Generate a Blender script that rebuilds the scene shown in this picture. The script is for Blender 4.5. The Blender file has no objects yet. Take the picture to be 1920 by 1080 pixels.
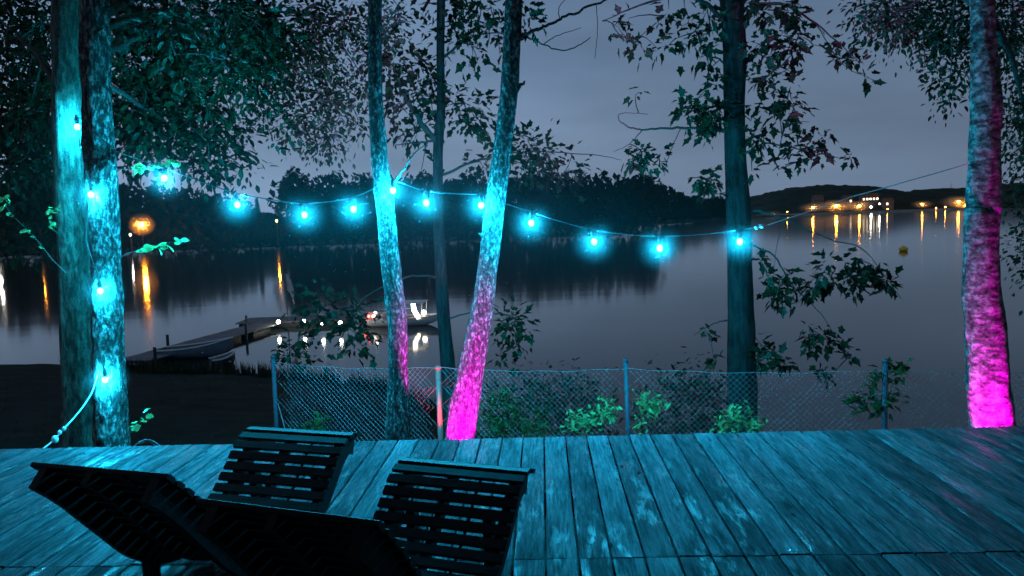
import bpy, math, random
import numpy as np
from mathutils import Vector, Matrix, noise as mnoise
random.seed(7); RNG = np.random.default_rng(7)
scene = bpy.context.scene
R = math.radians

# ------------------------------------------------------------------ camera
CAM = Vector((0, 0, 1.58)); FPX = 1387.0
cam_d = bpy.data.cameras.new('camera'); cam_d.lens = FPX / 1920 * 36; cam_d.sensor_width = 36
cam_d.clip_start = 0.05; cam_d.clip_end = 20000
cam = bpy.data.objects.new('camera', cam_d); scene.collection.objects.link(cam)
ROT = (Matrix.Rotation(R(90 - 5.23), 3, 'X') @ Matrix.Rotation(R(-2.0), 3, 'Z'))
cam.matrix_world = Matrix.Translation(CAM) @ ROT.to_4x4()
scene.camera = cam

# ------------------------------------------------------------------ sky
world = bpy.data.worlds.new('World'); scene.world = world; world.use_nodes = True
wt = world.node_tree; wt.nodes.clear()
SUN_EL, SUN_ROT = R(-4.0), R(-35)
def wn(t, **k):
    n = wt.nodes.new(t)
    for a, v in k.items(): setattr(n, a, v)
    return n
w_out = wn('ShaderNodeOutputWorld'); w_add = wn('ShaderNodeAddShader')
w_b1 = wn('ShaderNodeBackground'); w_b2 = wn('ShaderNodeBackground')
w_sky = wn('ShaderNodeTexSky', sky_type='NISHITA', sun_disc=False, sun_elevation=SUN_EL, sun_rotation=SUN_ROT)
w_b1.inputs['Strength'].default_value = 0.05
wt.links.new(w_sky.outputs[0], w_b1.inputs['Color'])
w_tc = wn('ShaderNodeTexCoord'); w_sep = wn('ShaderNodeSeparateXYZ')
wt.links.new(w_tc.outputs['Generated'], w_sep.inputs[0])
w_ns = wn('ShaderNodeTexNoise'); w_ns.inputs['Scale'].default_value = 2.4; w_ns.inputs['Detail'].default_value = 3
w_mp = wn('ShaderNodeMapping'); w_mp.inputs['Scale'].default_value = (1, 1, 3.5)
wt.links.new(w_tc.outputs['Generated'], w_mp.inputs[0]); wt.links.new(w_mp.outputs[0], w_ns.inputs['Vector'])
w_ma = wn('ShaderNodeMath', operation='MULTIPLY_ADD'); w_ma.inputs[1].default_value = 0.42
wt.links.new(w_ns.outputs['Fac'], w_ma.inputs[0]); wt.links.new(w_sep.outputs['Z'], w_ma.inputs[2])
w_r = wn('ShaderNodeValToRGB'); e = w_r.color_ramp.elements
e[0].position = 0.16; e[0].color = (0.212, 0.296, 0.430, 1)
e[1].position = 1.0; e[1].color = (0.080, 0.115, 0.190, 1)
m_ = e.new(0.50); m_.color = (0.146, 0.240, 0.385, 1)
wt.links.new(w_ma.outputs[0], w_r.inputs[0])
w_mr = wn('ShaderNodeMapRange'); w_mr.inputs['From Min'].default_value = -0.6; w_mr.inputs['From Max'].default_value = 0.6
w_mr.inputs['To Min'].default_value = 1.10; w_mr.inputs['To Max'].default_value = 0.58
wt.links.new(w_sep.outputs['X'], w_mr.inputs[0])
wt.links.new(w_r.outputs[0], w_b2.inputs['Color']); w_n2 = wn('ShaderNodeTexNoise'); w_n2.inputs['Scale'].default_value = 3.2; w_n2.inputs['Detail'].default_value = 4; wt.links.new(w_mp.outputs[0], w_n2.inputs['Vector'])
w_m2 = wn('ShaderNodeMapRange'); w_m2.inputs['From Min'].default_value = 0.3; w_m2.inputs['From Max'].default_value = 0.7; w_m2.inputs['To Min'].default_value = 0.84; w_m2.inputs['To Max'].default_value = 1.18
wt.links.new(w_n2.outputs['Fac'], w_m2.inputs[0]); w_m3 = wn('ShaderNodeMath', operation='MULTIPLY')
wt.links.new(w_mr.outputs[0], w_m3.inputs[0]); wt.links.new(w_m2.outputs[0], w_m3.inputs[1]); wt.links.new(w_m3.outputs[0], w_b2.inputs['Strength'])
wt.links.new(w_b1.outputs[0], w_add.inputs[0]); wt.links.new(w_b2.outputs[0], w_add.inputs[1])
wt.links.new(w_add.outputs[0], w_out.inputs['Surface'])
sun_d = bpy.data.lights.new('sun', 'SUN'); sun_d.energy = 0.02; sun_d.angle = R(20); sun_d.color = (1.0, 0.86, 0.78)
sun = bpy.data.objects.new('sun', sun_d); scene.collection.objects.link(sun)
sun.rotation_euler = (R(88), 0, R(35))
vs = scene.view_settings; vs.view_transform = 'Standard'; vs.look = 'None'; vs.exposure = 0.0; vs.gamma = 1.0
scene.cycles.use_denoising = True; scene.cycles.denoising_input_passes = 'RGB_ALBEDO'; scene.cycles.max_bounces = 5; scene.cycles.diffuse_bounces = 2
scene.cycles.glossy_bounces = 3; scene.cycles.volume_bounces = 0; scene.cycles.sample_clamp_indirect = 4
scene.cycles.caustics_reflective = False; scene.cycles.caustics_refractive = False

LAKE = -3.5
BULB_STRENGTH = 85.0

# ------------------------------------------------------------------ helpers
def ray(px, py):
    return (ROT @ Vector(((px - 960) / FPX, -(py - 540) / FPX, -1.0)))
def at(px, py, Y):
    d = ray(px, py); return CAM + d * (Y / d.y)
def onz(px, py, z):
    d = ray(px, py); return CAM + d * ((z - CAM.z) / d.z)
def toz(px, py_unused, Y): pass

def link(o, parent=None):
    scene.collection.objects.link(o)
    if parent is not None: o.parent = parent
    return o
def tag(o, label=None, cat=None, group=None, kind=None):
    if label: o['label'] = label
    if cat: o['category'] = cat
    if group: o['group'] = group
    if kind: o['kind'] = kind
    return o
def empty(name, loc=(0, 0, 0), rz=0.0, label=None, cat=None, group=None):
    o = bpy.data.objects.new(name, None); o.location = loc; o.rotation_euler = (0, 0, rz)
    o.empty_display_size = 0.1
    link(o); return tag(o, label, cat, group)

class MB:
    def __init__(s): s.v = []; s.f = []
    def add(s, vs, fs):
        b = len(s.v); s.v += [tuple(v) for v in vs]; s.f += [tuple(b + i for i in f) for f in fs]; return s
    def box(s, c, size, rot=None):
        hx, hy, hz = size[0] / 2, size[1] / 2, size[2] / 2
        vs = [Vector((x * hx, y * hy, z * hz)) for x in (-1, 1) for y in (-1, 1) for z in (-1, 1)]
        if rot is not None: vs = [rot @ v for v in vs]
        c = Vector(c)
        return s.add([v + c for v in vs], [(0, 1, 3, 2), (4, 6, 7, 5), (0, 4, 5, 1), (2, 3, 7, 6), (0, 2, 6, 4), (1, 5, 7, 3)])
    def tube(s, pts, rad, n=8, cap=True):
        pts = [Vector(p) for p in pts]; m = len(pts)
        if not hasattr(rad, '__len__'): rad = [rad] * m
        t0 = (pts[1] - pts[0]).normalized()
        a = Vector((1, 0, 0)) if abs(t0.x) < 0.8 else Vector((0, 1, 0))
        u = (a - t0 * a.dot(t0)).normalized(); vs = []
        for i, p in enumerate(pts):
            t = (pts[min(i + 1, m - 1)] - pts[max(i - 1, 0)]).normalized()
            u = (u - t * u.dot(t)).normalized(); w = t.cross(u)
            for k in range(n):
                an = 2 * math.pi * k / n
                vs.append(p + (u * math.cos(an) + w * math.sin(an)) * rad[i])
        fs = [(i * n + k, i * n + (k + 1) % n, (i + 1) * n + (k + 1) % n, (i + 1) * n + k) for i in range(m - 1) for k in range(n)]
        if cap: fs += [tuple(range(n - 1, -1, -1)), tuple((m - 1) * n + k for k in range(n))]
        return s.add(vs, fs)
    def lathe(s, c, prof, n=16):
        c = Vector(c); vs = []
        for r, z in prof:
            for k in range(n):
                an = 2 * math.pi * k / n; vs.append(c + Vector((r * math.cos(an), r * math.sin(an), z)))
        m = len(prof)
        fs = [(i * n + k, i * n + (k + 1) % n, (i + 1) * n + (k + 1) % n, (i + 1) * n + k) for i in range(m - 1) for k in range(n)]
        fs += [tuple(range(n - 1, -1, -1)), tuple((m - 1) * n + k for k in range(n))]
        return s.add(vs, fs)
    def sphere(s, c, r, n=12, m=8, sc=(1, 1, 1)):
        c = Vector(c); prof = [(math.sin(math.pi * i / m), -math.cos(math.pi * i / m)) for i in range(1, m)]
        vs = [c + Vector((0, 0, -r * sc[2]))]
        for pr, pz in prof:
            for k in range(n):
                an = 2 * math.pi * k / n
                vs.append(c + Vector((pr * math.cos(an) * r * sc[0], pr * math.sin(an) * r * sc[1], pz * r * sc[2])))
        vs.append(c + Vector((0, 0, r * sc[2]))); fs = []
        for k in range(n): fs.append((0, 1 + (k + 1) % n, 1 + k))
        for i in range(m - 2):
            for k in range(n):
                a, b = 1 + i * n, 1 + (i + 1) * n
                fs.append((a + k, a + (k + 1) % n, b + (k + 1) % n, b + k))
        L = len(vs) - 1; b = 1 + (m - 2) * n
        for k in range(n): fs.append((b + k, b + (k + 1) % n, L))
        return s.add(vs, fs)
    def mesh(s, name, mat, smooth=False):
        me = bpy.data.meshes.new(name); me.from_pydata(s.v, [], s.f)
        if mat is not None: me.materials.append(mat)
        if smooth: me.polygons.foreach_set('use_smooth', [True] * len(me.polygons))
        me.update(); return me
    def build(s, name, mat, parent=None, smooth=False, loc=None):
        o = bpy.data.objects.new(name, s.mesh(name, mat, smooth))
        if loc is not None: o.location = loc
        return link(o, parent)

def np_mesh(name, V, F, mat, smooth=False):
    """V (n,3), F list of (m,k) index arrays"""
    me = bpy.data.meshes.new(name); V = np.asarray(V, dtype=np.float32)
    me.vertices.add(len(V)); me.vertices.foreach_set('co', V.ravel())
    loops = np.concatenate([f.ravel() for f in F]).astype(np.int32)
    tot = np.concatenate([np.full(len(f), f.shape[1], dtype=np.int32) for f in F])
    st = np.concatenate([[0], np.cumsum(tot)[:-1]]).astype(np.int32)
    me.loops.add(len(loops)); me.loops.foreach_set('vertex_index', loops)
    me.polygons.add(len(tot)); me.polygons.foreach_set('loop_start', st)
    if smooth: me.polygons.foreach_set('use_smooth', np.ones(len(tot), dtype=bool))
    me.update(calc_edges=True); me.validate()
    if mat is not None: me.materials.append(mat)
    return me

# ------------------------------------------------------------------ materials
def new_mat(name):
    m = bpy.data.materials.new(name); m.use_nodes = True
    return m, m.node_tree, m.node_tree.nodes['Principled BSDF']
def N(nt, t, **k):
    n = nt.nodes.new(t)
    for a, v in k.items(): setattr(n, a, v)
    return n
def ramp(nt, fac, stops):
    r = N(nt, 'ShaderNodeValToRGB'); el = r.color_ramp.elements
    el[0].position, el[0].color = stops[0][0], (*stops[0][1], 1)
    el[1].position, el[1].color = stops[-1][0], (*stops[-1][1], 1)
    for p, c in stops[1:-1]:
        x = el.new(p); x.color = (*c, 1)
    nt.links.new(fac, r.inputs[0]); return r.outputs[0]
def noise(nt, scale, detail=4, rough=0.55, vec=None, sc=None):
    n = N(nt, 'ShaderNodeTexNoise'); n.inputs['Scale'].default_value = scale
    n.inputs['Detail'].default_value = detail; n.inputs['Roughness'].default_value = rough
    if vec is None: vec = N(nt, 'ShaderNodeTexCoord').outputs['Object']
    if sc is not None:
        mp = N(nt, 'ShaderNodeMapping'); mp.inputs['Scale'].default_value = sc; nt.links.new(vec, mp.inputs[0]); vec = mp.outputs[0]
    nt.links.new(vec, n.inputs['Vector']); return n
def bump(nt, bsdf, h, strength, dist):
    b = N(nt, 'ShaderNodeBump'); b.inputs['Strength'].default_value = strength; b.inputs['Distance'].default_value = dist
    nt.links.new(h, b.inputs['Height']); nt.links.new(b.outputs[0], bsdf.inputs['Normal']); return b
def plain(name, c0, c1, rough=0.6, scale=8, metal=0.0, bmp=0.0):
    m, nt, b = new_mat(name); n = noise(nt, scale)
    nt.links.new(ramp(nt, n.outputs['Fac'], [(0.3, c0), (0.7, c1)]), b.inputs['Base Color'])
    b.inputs['Roughness'].default_value = rough; b.inputs['Metallic'].default_value = metal
    if bmp: bump(nt, b, n.outputs['Fac'], bmp, 0.01)
    return m
def emit(name, col, strength):
    m, nt, b = new_mat(name); nt.nodes.remove(b); e_ = N(nt, 'ShaderNodeEmission')
    e_.inputs[0].default_value = (*col, 1); e_.inputs[1].default_value = strength
    nt.links.new(e_.outputs[0], nt.nodes['Material Output'].inputs['Surface']); return m
def bark(name, dark, mid, light, scale, sc, light_at=0.58, bmp=0.9):
    m, nt, b = new_mat(name)
    n1 = noise(nt, scale, 6, 0.65, sc=sc); n2 = noise(nt, scale * 3.1, 5, 0.6)
    mx = N(nt, 'ShaderNodeMath', operation='ADD'); nt.links.new(n1.outputs['Fac'], mx.inputs[0])
    mm = N(nt, 'ShaderNodeMath', operation='MULTIPLY'); mm.inputs[1].default_value = 0.35
    nt.links.new(n2.outputs['Fac'], mm.inputs[0]); nt.links.new(mm.outputs[0], mx.inputs[1])
    c = ramp(nt, mx.outputs[0], [(light_at - 0.14, dark), (light_at, mid), (light_at + 0.16, light)])
    nt.links.new(c, b.inputs['Base Color']); b.inputs['Roughness'].default_value = 0.85
    b.inputs['Specular IOR Level'].default_value = 0.25
    bump(nt, b, mx.outputs[0], bmp, 0.035); return m
def leaf_mat(name, a, c, tr=0.35, rough=0.5):
    m, nt, b = new_mat(name)
    g = N(nt, 'ShaderNodeNewGeometry')
    col = ramp(nt, g.outputs['Random Per Island'], [(0.0, a), (1.0, c)])
    nt.links.new(col, b.inputs['Base Color']); b.inputs['Roughness'].default_value = rough
    b.inputs['Specular IOR Level'].default_value = 0.18
    t = N(nt, 'ShaderNodeBsdfTranslucent'); nt.links.new(col, t.inputs[0])
    mx = N(nt, 'ShaderNodeMixShader'); mx.inputs[0].default_value = tr
    nt.links.new(b.outputs[0], mx.inputs[1]); nt.links.new(t.outputs[0], mx.inputs[2])
    nt.links.new(mx.outputs[0], nt.nodes['Material Output'].inputs['Surface']); return m

def deck_material():
    m, nt, b = new_mat('deck_wood')
    tc = N(nt, 'ShaderNodeTexCoord'); oi = N(nt, 'ShaderNodeObjectInfo')
    off = N(nt, 'ShaderNodeVectorMath', operation='SCALE'); off.inputs['Scale'].default_value = 37.0
    cmb = N(nt, 'ShaderNodeCombineXYZ')
    for i in range(3): nt.links.new(oi.outputs['Random'], cmb.inputs[i])
    nt.links.new(cmb.outputs[0], off.inputs[0])
    ad = N(nt, 'ShaderNodeVectorMath', operation='ADD')
    nt.links.new(tc.outputs['Object'], ad.inputs[0]); nt.links.new(off.outputs[0], ad.inputs[1]); v = ad.outputs[0]
    g1 = noise(nt, 14, 6, 0.65, v, (7.0, 0.45, 1.0))       # grain along the board
    g2 = noise(nt, 4.0, 6, 0.68, v, (2.6, 0.42, 1.0))         # blotches, damp patches
    g3 = noise(nt, 60, 3, 0.6, v, (3.0, 0.25, 1.0))
    kn = N(nt, 'ShaderNodeTexVoronoi'); kn.inputs['Scale'].default_value = 2.6
    mp = N(nt, 'ShaderNodeMapping'); mp.inputs['Scale'].default_value = (3.0, 1.0, 1.0)
    nt.links.new(v, mp.inputs[0]); nt.links.new(mp.outputs[0], kn.inputs['Vector'])
    base = ramp(nt, g1.outputs['Fac'], [(0.28, (0.022, 0.027, 0.029)), (0.5, (0.060, 0.072, 0.079)), (0.72, (0.118, 0.136, 0.148))])
    blot = ramp(nt, g2.outputs['Fac'], [(0.30, (0.34, 0.36, 0.36)), (0.46, (0.8, 0.8, 0.8)), (0.70, (1.3, 1.3, 1.3))])
    mu = N(nt, 'ShaderNodeMix', data_type='RGBA', blend_type='MULTIPLY'); mu.inputs['Factor'].default_value = 1.0
    nt.links.new(base, mu.inputs[6]); nt.links.new(blot, mu.inputs[7])
    kr = ramp(nt, kn.outputs['Distance'], [(0.04, (0.12, 0.12, 0.12)), (0.11, (1, 1, 1))])
    mu2 = N(nt, 'ShaderNodeMix', data_type='RGBA', blend_type='MULTIPLY'); mu2.inputs['Factor'].default_value = 1.0
    nt.links.new(mu.outputs[2], mu2.inputs[6]); nt.links.new(kr, mu2.inputs[7])
    hs = N(nt, 'ShaderNodeHueSaturation'); nt.links.new(mu2.outputs[2], hs.inputs['Color'])
    mr = N(nt, 'ShaderNodeMapRange'); mr.inputs['To Min'].default_value = 0.62; mr.inputs['To Max'].default_value = 1.42
    nt.links.new(oi.outputs['Random'], mr.inputs[0]); nt.links.new(mr.outputs[0], hs.inputs['Value'])
    nt.links.new(hs.outputs[0], b.inputs['Base Color'])
    rr = N(nt, 'ShaderNodeMapRange'); rr.inputs['From Min'].default_value = 0.44; rr.inputs['From Max'].default_value = 0.62
    rr.inputs['To Min'].default_value = 0.70; rr.inputs['To Max'].default_value = 0.20
    nt.links.new(g2.outputs['Fac'], rr.inputs[0]); nt.links.new(rr.outputs[0], b.inputs['Roughness'])
    g5 = noise(nt, 5.0, 5, 0.7, v, (2.4, 0.5, 1.0))          # damp spots that shine
    sp = N(nt, 'ShaderNodeMapRange'); sp.inputs['From Min'].default_value = 0.56; sp.inputs['From Max'].default_value = 0.66
    sp.inputs['To Min'].default_value = 0.015; sp.inputs['To Max'].default_value = 0.42; nt.links.new(g5.outputs['Fac'], sp.inputs[0])
    nt.links.new(sp.outputs[0], b.inputs['Specular IOR Level'])
    sm = N(nt, 'ShaderNodeMath', operation='ADD'); nt.links.new(g1.outputs['Fac'], sm.inputs[0]); nt.links.new(g3.outputs['Fac'], sm.inputs[1])
    bump(nt, b, sm.outputs[0], 0.55, 0.006); return m

def water_material():
    m, nt, b = new_mat('lake_water')
    b.inputs['Base Color'].default_value = (0.012, 0.018, 0.022, 1); b.inputs['IOR'].default_value = 1.33
    n1 = noise(nt, 0.16, 3, 0.5, sc=(0.35, 1.0, 1.0)); n2 = noise(nt, 1.3, 3, 0.55, sc=(0.5, 1.0, 1.0))
    pt = noise(nt, 0.035, 2, 0.5, sc=(0.5, 1.6, 1.0))
    pr = N(nt, 'ShaderNodeMapRange'); pr.inputs['From Min'].default_value = 0.42; pr.inputs['From Max'].default_value = 0.68
    pr.inputs['To Min'].default_value = 0.25; pr.inputs['To Max'].default_value = 1.0
    nt.links.new(pt.outputs['Fac'], pr.inputs[0])
    mu = N(nt, 'ShaderNodeMath', operation='MULTIPLY'); nt.links.new(n2.outputs['Fac'], mu.inputs[0]); nt.links.new(pr.outputs[0], mu.inputs[1])
    mu2 = N(nt, 'ShaderNodeMath', operation='MULTIPLY_ADD'); mu2.inputs[1].default_value = 0.22
    nt.links.new(mu.outputs[0], mu2.inputs[0]); nt.links.new(n1.outputs['Fac'], mu2.inputs[2])
    bump(nt, b, mu2.outputs[0], 0.35, 0.035)
    b.inputs['Roughness'].default_value = 0.075
    return m

M = {}
M['deck'] = deck_material(); M['water'] = water_material()
M['joist'] = plain('joist_wood', (0.05, 0.04, 0.03), (0.09, 0.075, 0.06), 0.8)
M['soil'] = plain('bank_soil', (0.005, 0.018, 0.016), (0.016, 0.036, 0.030), 0.95, 1.6, bmp=0.6)
M['far_ground'] = plain('far_ground', (0.03, 0.04, 0.02), (0.06, 0.065, 0.04), 0.95, 0.05)
M['hill'] = plain('wooded_hill', (0.022, 0.032, 0.022), (0.05, 0.06, 0.045), 0.95, 0.03, bmp=1.0)
for k_ in ('soil', 'far_ground', 'hill'): M[k_].node_tree.nodes['Principled BSDF'].inputs['Specular IOR Level'].default_value = 0.04
M['bark_pale'] = bark('lichen_bark', (0.012, 0.012, 0.012), (0.055, 0.055, 0.053), (0.36, 0.37, 0.35), 42, (1, 1, 0.55), 0.71, 1.0)
M['bark_birch'] = bark('flaky_bark', (0.012, 0.011, 0.011), (0.09, 0.086, 0.083), (0.30, 0.29, 0.28), 15, (0.8, 0.8, 1.5), 0.67, 1.0)
M['bark_smooth'] = bark('smooth_bark', (0.018, 0.024, 0.018), (0.06, 0.074, 0.058), (0.16, 0.185, 0.14), 28, (1, 1, 0.3), 0.67, 0.9)
M['bark_rough'] = bark('rough_bark', (0.010, 0.010, 0.009), (0.042, 0.042, 0.038), (0.34, 0.345, 0.32), 36, (1, 1, 0.45), 0.68, 1.0)
M['bark_dark'] = bark('dark_bark', (0.008, 0.008, 0.007), (0.018, 0.018, 0.017), (0.038, 0.038, 0.036), 18, (1, 1, 0.2), 0.66, 0.7)
M['twig'] = plain('twig', (0.03, 0.026, 0.02), (0.06, 0.05, 0.04), 0.9)
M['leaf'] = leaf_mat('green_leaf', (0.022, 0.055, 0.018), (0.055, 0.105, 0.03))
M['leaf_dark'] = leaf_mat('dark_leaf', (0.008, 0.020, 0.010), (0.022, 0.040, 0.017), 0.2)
M['leaf_bright'] = leaf_mat('bright_leaf', (0.13, 0.25, 0.08), (0.27, 0.42, 0.16), 0.4)  # brightest of the leaf greens
M['leaf_far'] = leaf_mat('far_leaf', (0.016, 0.027, 0.016), (0.021, 0.033, 0.018), 0.15, 0.9)
M['black_wood'] = plain('black_stained_slat', (0.0022, 0.0022, 0.0024), (0.0055, 0.0052, 0.005), 0.6, 12, bmp=0.2)
M['black_wood'].node_tree.nodes['Principled BSDF'].inputs['Specular IOR Level'].default_value = 0.22
M['galv'] = plain('galvanised_wire', (0.20, 0.21, 0.23), (0.32, 0.33, 0.35), 0.5, 30, 0.4)
M['post'] = plain('weathered_post', (0.05, 0.045, 0.06), (0.10, 0.09, 0.12), 0.65, 20, 0.1)
M['redlit_post'] = plain('post_in_red_light', (0.75, 0.10, 0.09), (0.85, 0.16, 0.13), 0.5, 20)  # red lamp light on this post put into its base colour
M['cord'] = plain('black_cord', (0.02, 0.02, 0.022), (0.05, 0.05, 0.055), 0.4, 40)
M['white_cord'] = plain('pale_cord', (0.62, 0.63, 0.66), (0.78, 0.79, 0.82), 0.4, 40)
M['socket'] = plain('bulb_socket', (0.015, 0.015, 0.016), (0.04, 0.04, 0.045), 0.35, 60)
M['bulb'] = emit('bulb_glass', (0.06, 0.75, 1.0), 160.0); M['bulb'].cycles.emission_sampling = 'NONE'
nt = M['bulb'].node_tree; tr_ = N(nt, 'ShaderNodeBsdfTransparent'); mx_ = N(nt, 'ShaderNodeMixShader'); mx_.inputs[0].default_value = 0.93
nt.links.new(nt.nodes['Emission'].outputs[0], mx_.inputs[1]); nt.links.new(tr_.outputs[0], mx_.inputs[2]); nt.links.new(mx_.outputs[0], nt.nodes['Material Output'].inputs['Surface'])
fil = bpy.data.lights.new('filament', 'POINT'); fil.color = (0.008, 0.58, 1.0); fil.energy = BULB_STRENGTH * 1.3; fil.shadow_soft_size = .012
M['dock'] = plain('dock_planks', (0.10, 0.10, 0.11), (0.17, 0.17, 0.18), 0.8, 3)
M['float'] = plain('dock_float', (0.015, 0.017, 0.02), (0.03, 0.03, 0.035), 0.6, 3)
M['hull'] = plain('hull_paint', (0.10, 0.11, 0.14), (0.18, 0.19, 0.23), 0.4, 4)
M['hull_trim'] = plain('hull_trim', (0.45, 0.46, 0.52), (0.60, 0.60, 0.66), 0.35, 4)
M['hull_in'] = plain('hull_inside', (0.12, 0.10, 0.05), (0.2, 0.17, 0.09), 0.7, 4)
M['white_paint'] = plain('white_paint', (0.6, 0.6, 0.6), (0.8, 0.8, 0.8), 0.4, 4)
M['yellow'] = plain('yellow_buoy', (0.90, 0.46, 0.02), (0.92, 0.58, 0.04), 0.5, 4)
M['metal_dark'] = plain('dark_metal', (0.03, 0.03, 0.035), (0.07, 0.07, 0.075), 0.4, 20, 0.6)
M['concrete'] = plain('quay_stone', (0.30, 0.28, 0.25), (0.45, 0.42, 0.38), 0.9, 0.5)
M['house_wall'] = plain('house_wall', (0.12, 0.115, 0.11), (0.18, 0.17, 0.16), 0.9, 0.5)
M['roof'] = plain('roof_tile', (0.12, 0.06, 0.045), (0.2, 0.10, 0.07), 0.9, 0.5)
M['cloth'] = plain('flag_cloth', (0.10, 0.12, 0.2), (0.2, 0.22, 0.3), 0.9, 4)

# ------------------------------------------------------------------ lake and land
def grid_mesh(name, xs, ys, zf, mat, kind='structure', smooth=True):
    xs = np.asarray(xs); ys = np.asarray(ys); X, Y = np.meshgrid(xs, ys); V = np.zeros((X.size, 3))
    V[:, 0] = X.ravel(); V[:, 1] = Y.ravel(); V[:, 2] = [zf(x, y) for x, y in zip(X.ravel(), Y.ravel())]
    nx, ny = len(xs), len(ys); i = np.arange(nx - 1)[None, :] + nx * np.arange(ny - 1)[:, None]; i = i.ravel()
    F = np.stack([i, i + 1, i + nx + 1, i + nx], 1)
    o = bpy.data.objects.new(name, np_mesh(name, V, [F], mat, smooth)); link(o); tag(o, kind=kind); return o
o = MB().add([(-9000, -200, LAKE), (9000, -200, LAKE), (9000, 16000, LAKE), (-9000, 16000, LAKE)], [(0, 1, 2, 3)]).build('lake', M['water'])
tag(o, 'calm grey lake water reflecting the dusk sky and shore lights', kind='structure')

SHORE_X = [-90, -40, -19, -14, -9.4, -7.2, -3.7, -1.8, 0.5, 4, 9, 25, 60, 90]
SHORE_Y = [34, 31, 29.5, 27.2, 26, 24.8, 22.4, 18.9, 15.5, 13.2, 12.6, 12.4, 14, 16]
def ground_z(x, y):
    s = float(np.interp(x, SHORE_X, SHORE_Y)); t = (y - 6.0) / (s - 6.0)
    n = mnoise.noise(Vector((x * 0.6, y * 0.6, 3.1))) * 0.10 + mnoise.noise(Vector((x * 2.3, y * 2.3, 1.0))) * 0.03
    if t <= 0: return -1.05 + n
    if t <= 1: return -1.05 + (LAKE + 1.05) * (t ** 1.15) + n * (1 - t * 0.6)
    return LAKE - (t - 1) * 3.0 + n * 0.4
grid_mesh('ground', np.concatenate([np.linspace(-90, -22, 24), np.linspace(-21, 12, 150), np.linspace(13, 90, 24)]),
          np.concatenate([np.linspace(-60, 2, 14), np.linspace(3, 32, 120), np.linspace(33, 45, 6)]), ground_z, M['soil'])

# ------------------------------------------------------------------ deck
dv = ray(1015, 411); YAW = math.atan2(dv.x, dv.y)            # boards run this way
UD = Vector((math.sin(YAW), math.cos(YAW), 0)); VD = Vector((math.cos(YAW), -math.sin(YAW), 0))
eL, eR = onz(40, 844, 0), onz(1800, 799.5, 0)
EDGE = (eL.dot(UD) + eR.dot(UD)) / 2; JOINT = onz(1130, 1046, 0).dot(UD)
BW, GAP = 0.1435, 0.010
deck = empty('deck', (0, 0, 0), -YAW); deck['kind'] = 'structure'
deck['label'] = 'weathered wooden deck of long boards above the lake bank'
def board_mesh(L, seed):
    rnd = random.Random(seed); w = BW / 2; b = 0.005; t = 0.028; mb = MB(); n = 7
    prof = [(-w, -t), (-w, -b), (-w + b * 0.5, -b * 0.3), (-w + b * 1.6, 0), (0, -0.0006 - rnd.random() * 0.0012), (w - b * 1.6, 0), (w - b * 0.5, -b * 0.3), (w, -b), (w, -t)]
    k = len(prof); vs = []
    for i in range(n):
        y = L * i / (n - 1) - L / 2; sh = rnd.uniform(-0.0012, 0.0012); dz = rnd.uniform(-0.001, 0.001)
        vs += [(x + sh, y, z + dz) for x, z in prof]
    fs = [(i * k + j, i * k + (j + 1) % k, (i + 1) * k + (j + 1) % k, (i + 1) * k + j) for i in range(n - 1) for j in range(k)]
    fs += [tuple(range(k)), tuple((n - 1) * k + j for j in range(k - 1, -1, -1))]
    mb.add(vs, fs); return mb.mesh('plank', M['deck'])
rowsL = [(JOINT + 0.0008, EDGE), (-0.55, JOINT - 0.0008)]
for r_i, (a, b_) in enumerate(rowsL):
    variants = [board_mesh(b_ - a, 100 + r_i * 10 + i) for i in range(5)]
    for i in range(-36, 38):
        if r_i == 1 and abs(i) > 20: continue
        o = bpy.data.objects.new('plank', variants[(i * 7 + r_i * 3) % 5])
        o.location = ((i + 0.32) * (BW + GAP), (a + b_) / 2 + (-abs(random.gauss(0, .0022)) if r_i else random.uniform(0, .012)), random.uniform(-.002, .002) - (0.0015 if r_i else 0.0))
        o.rotation_euler = (0, random.uniform(-.006, .006), math.pi * (random.random() < .5))
        link(o, deck)
for yy in (EDGE - 0.07, JOINT, (EDGE + JOINT) / 2, 1.9, 0.7):
    MB().box((0, yy, -0.115), (11.6, 0.06, 0.15)).build('joist', M['joist'], deck)
for xx in (-5.2, -2.6, 0.05, 2.6, 5.2):
    MB().box((xx, EDGE - 0.18, -0.69), (0.10, 0.10, 0.98)).build('deck_post', M['joist'], deck)

# unseen house and porch roof, added behind the viewer to shade the near deck
hb = empty('house', (0, -.75, 0), -YAW, 'unseen timber house and porch roof added to shade the deck', 'house')
for i in range(22): MB().box((0, -.1, -.9 + .2 * i + .1), (13, .05 + .006 * (i % 2), .195)).build('shade_wall_board', M['joist'], hb)
MB().add([(-6.9, -.1, 3.6), (6.9, -.1, 3.6), (6.9, 3.15, 2.72), (-6.9, 3.15, 2.72), (-6.9, -.1, 3.68), (6.9, -.1, 3.68), (6.9, 3.15, 2.80), (-6.9, 3.15, 2.80)],
         [(0, 1, 2, 3), (7, 6, 5, 4), (0, 4, 5, 1), (1, 5, 6, 2), (2, 6, 7, 3), (3, 7, 4, 0)]).build('shade_roof', M['joist'], hb)
MB().box((0, -2.4, 2.1), (13, 4.4, 6.0)).build('wall', M['joist'], hb)
for xx in (-6.6, 6.6): MB().box((xx, 3.0, 1.36), (.12, .12, 2.70)).build('shade_roof_post', M['joist'], hb)

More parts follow.
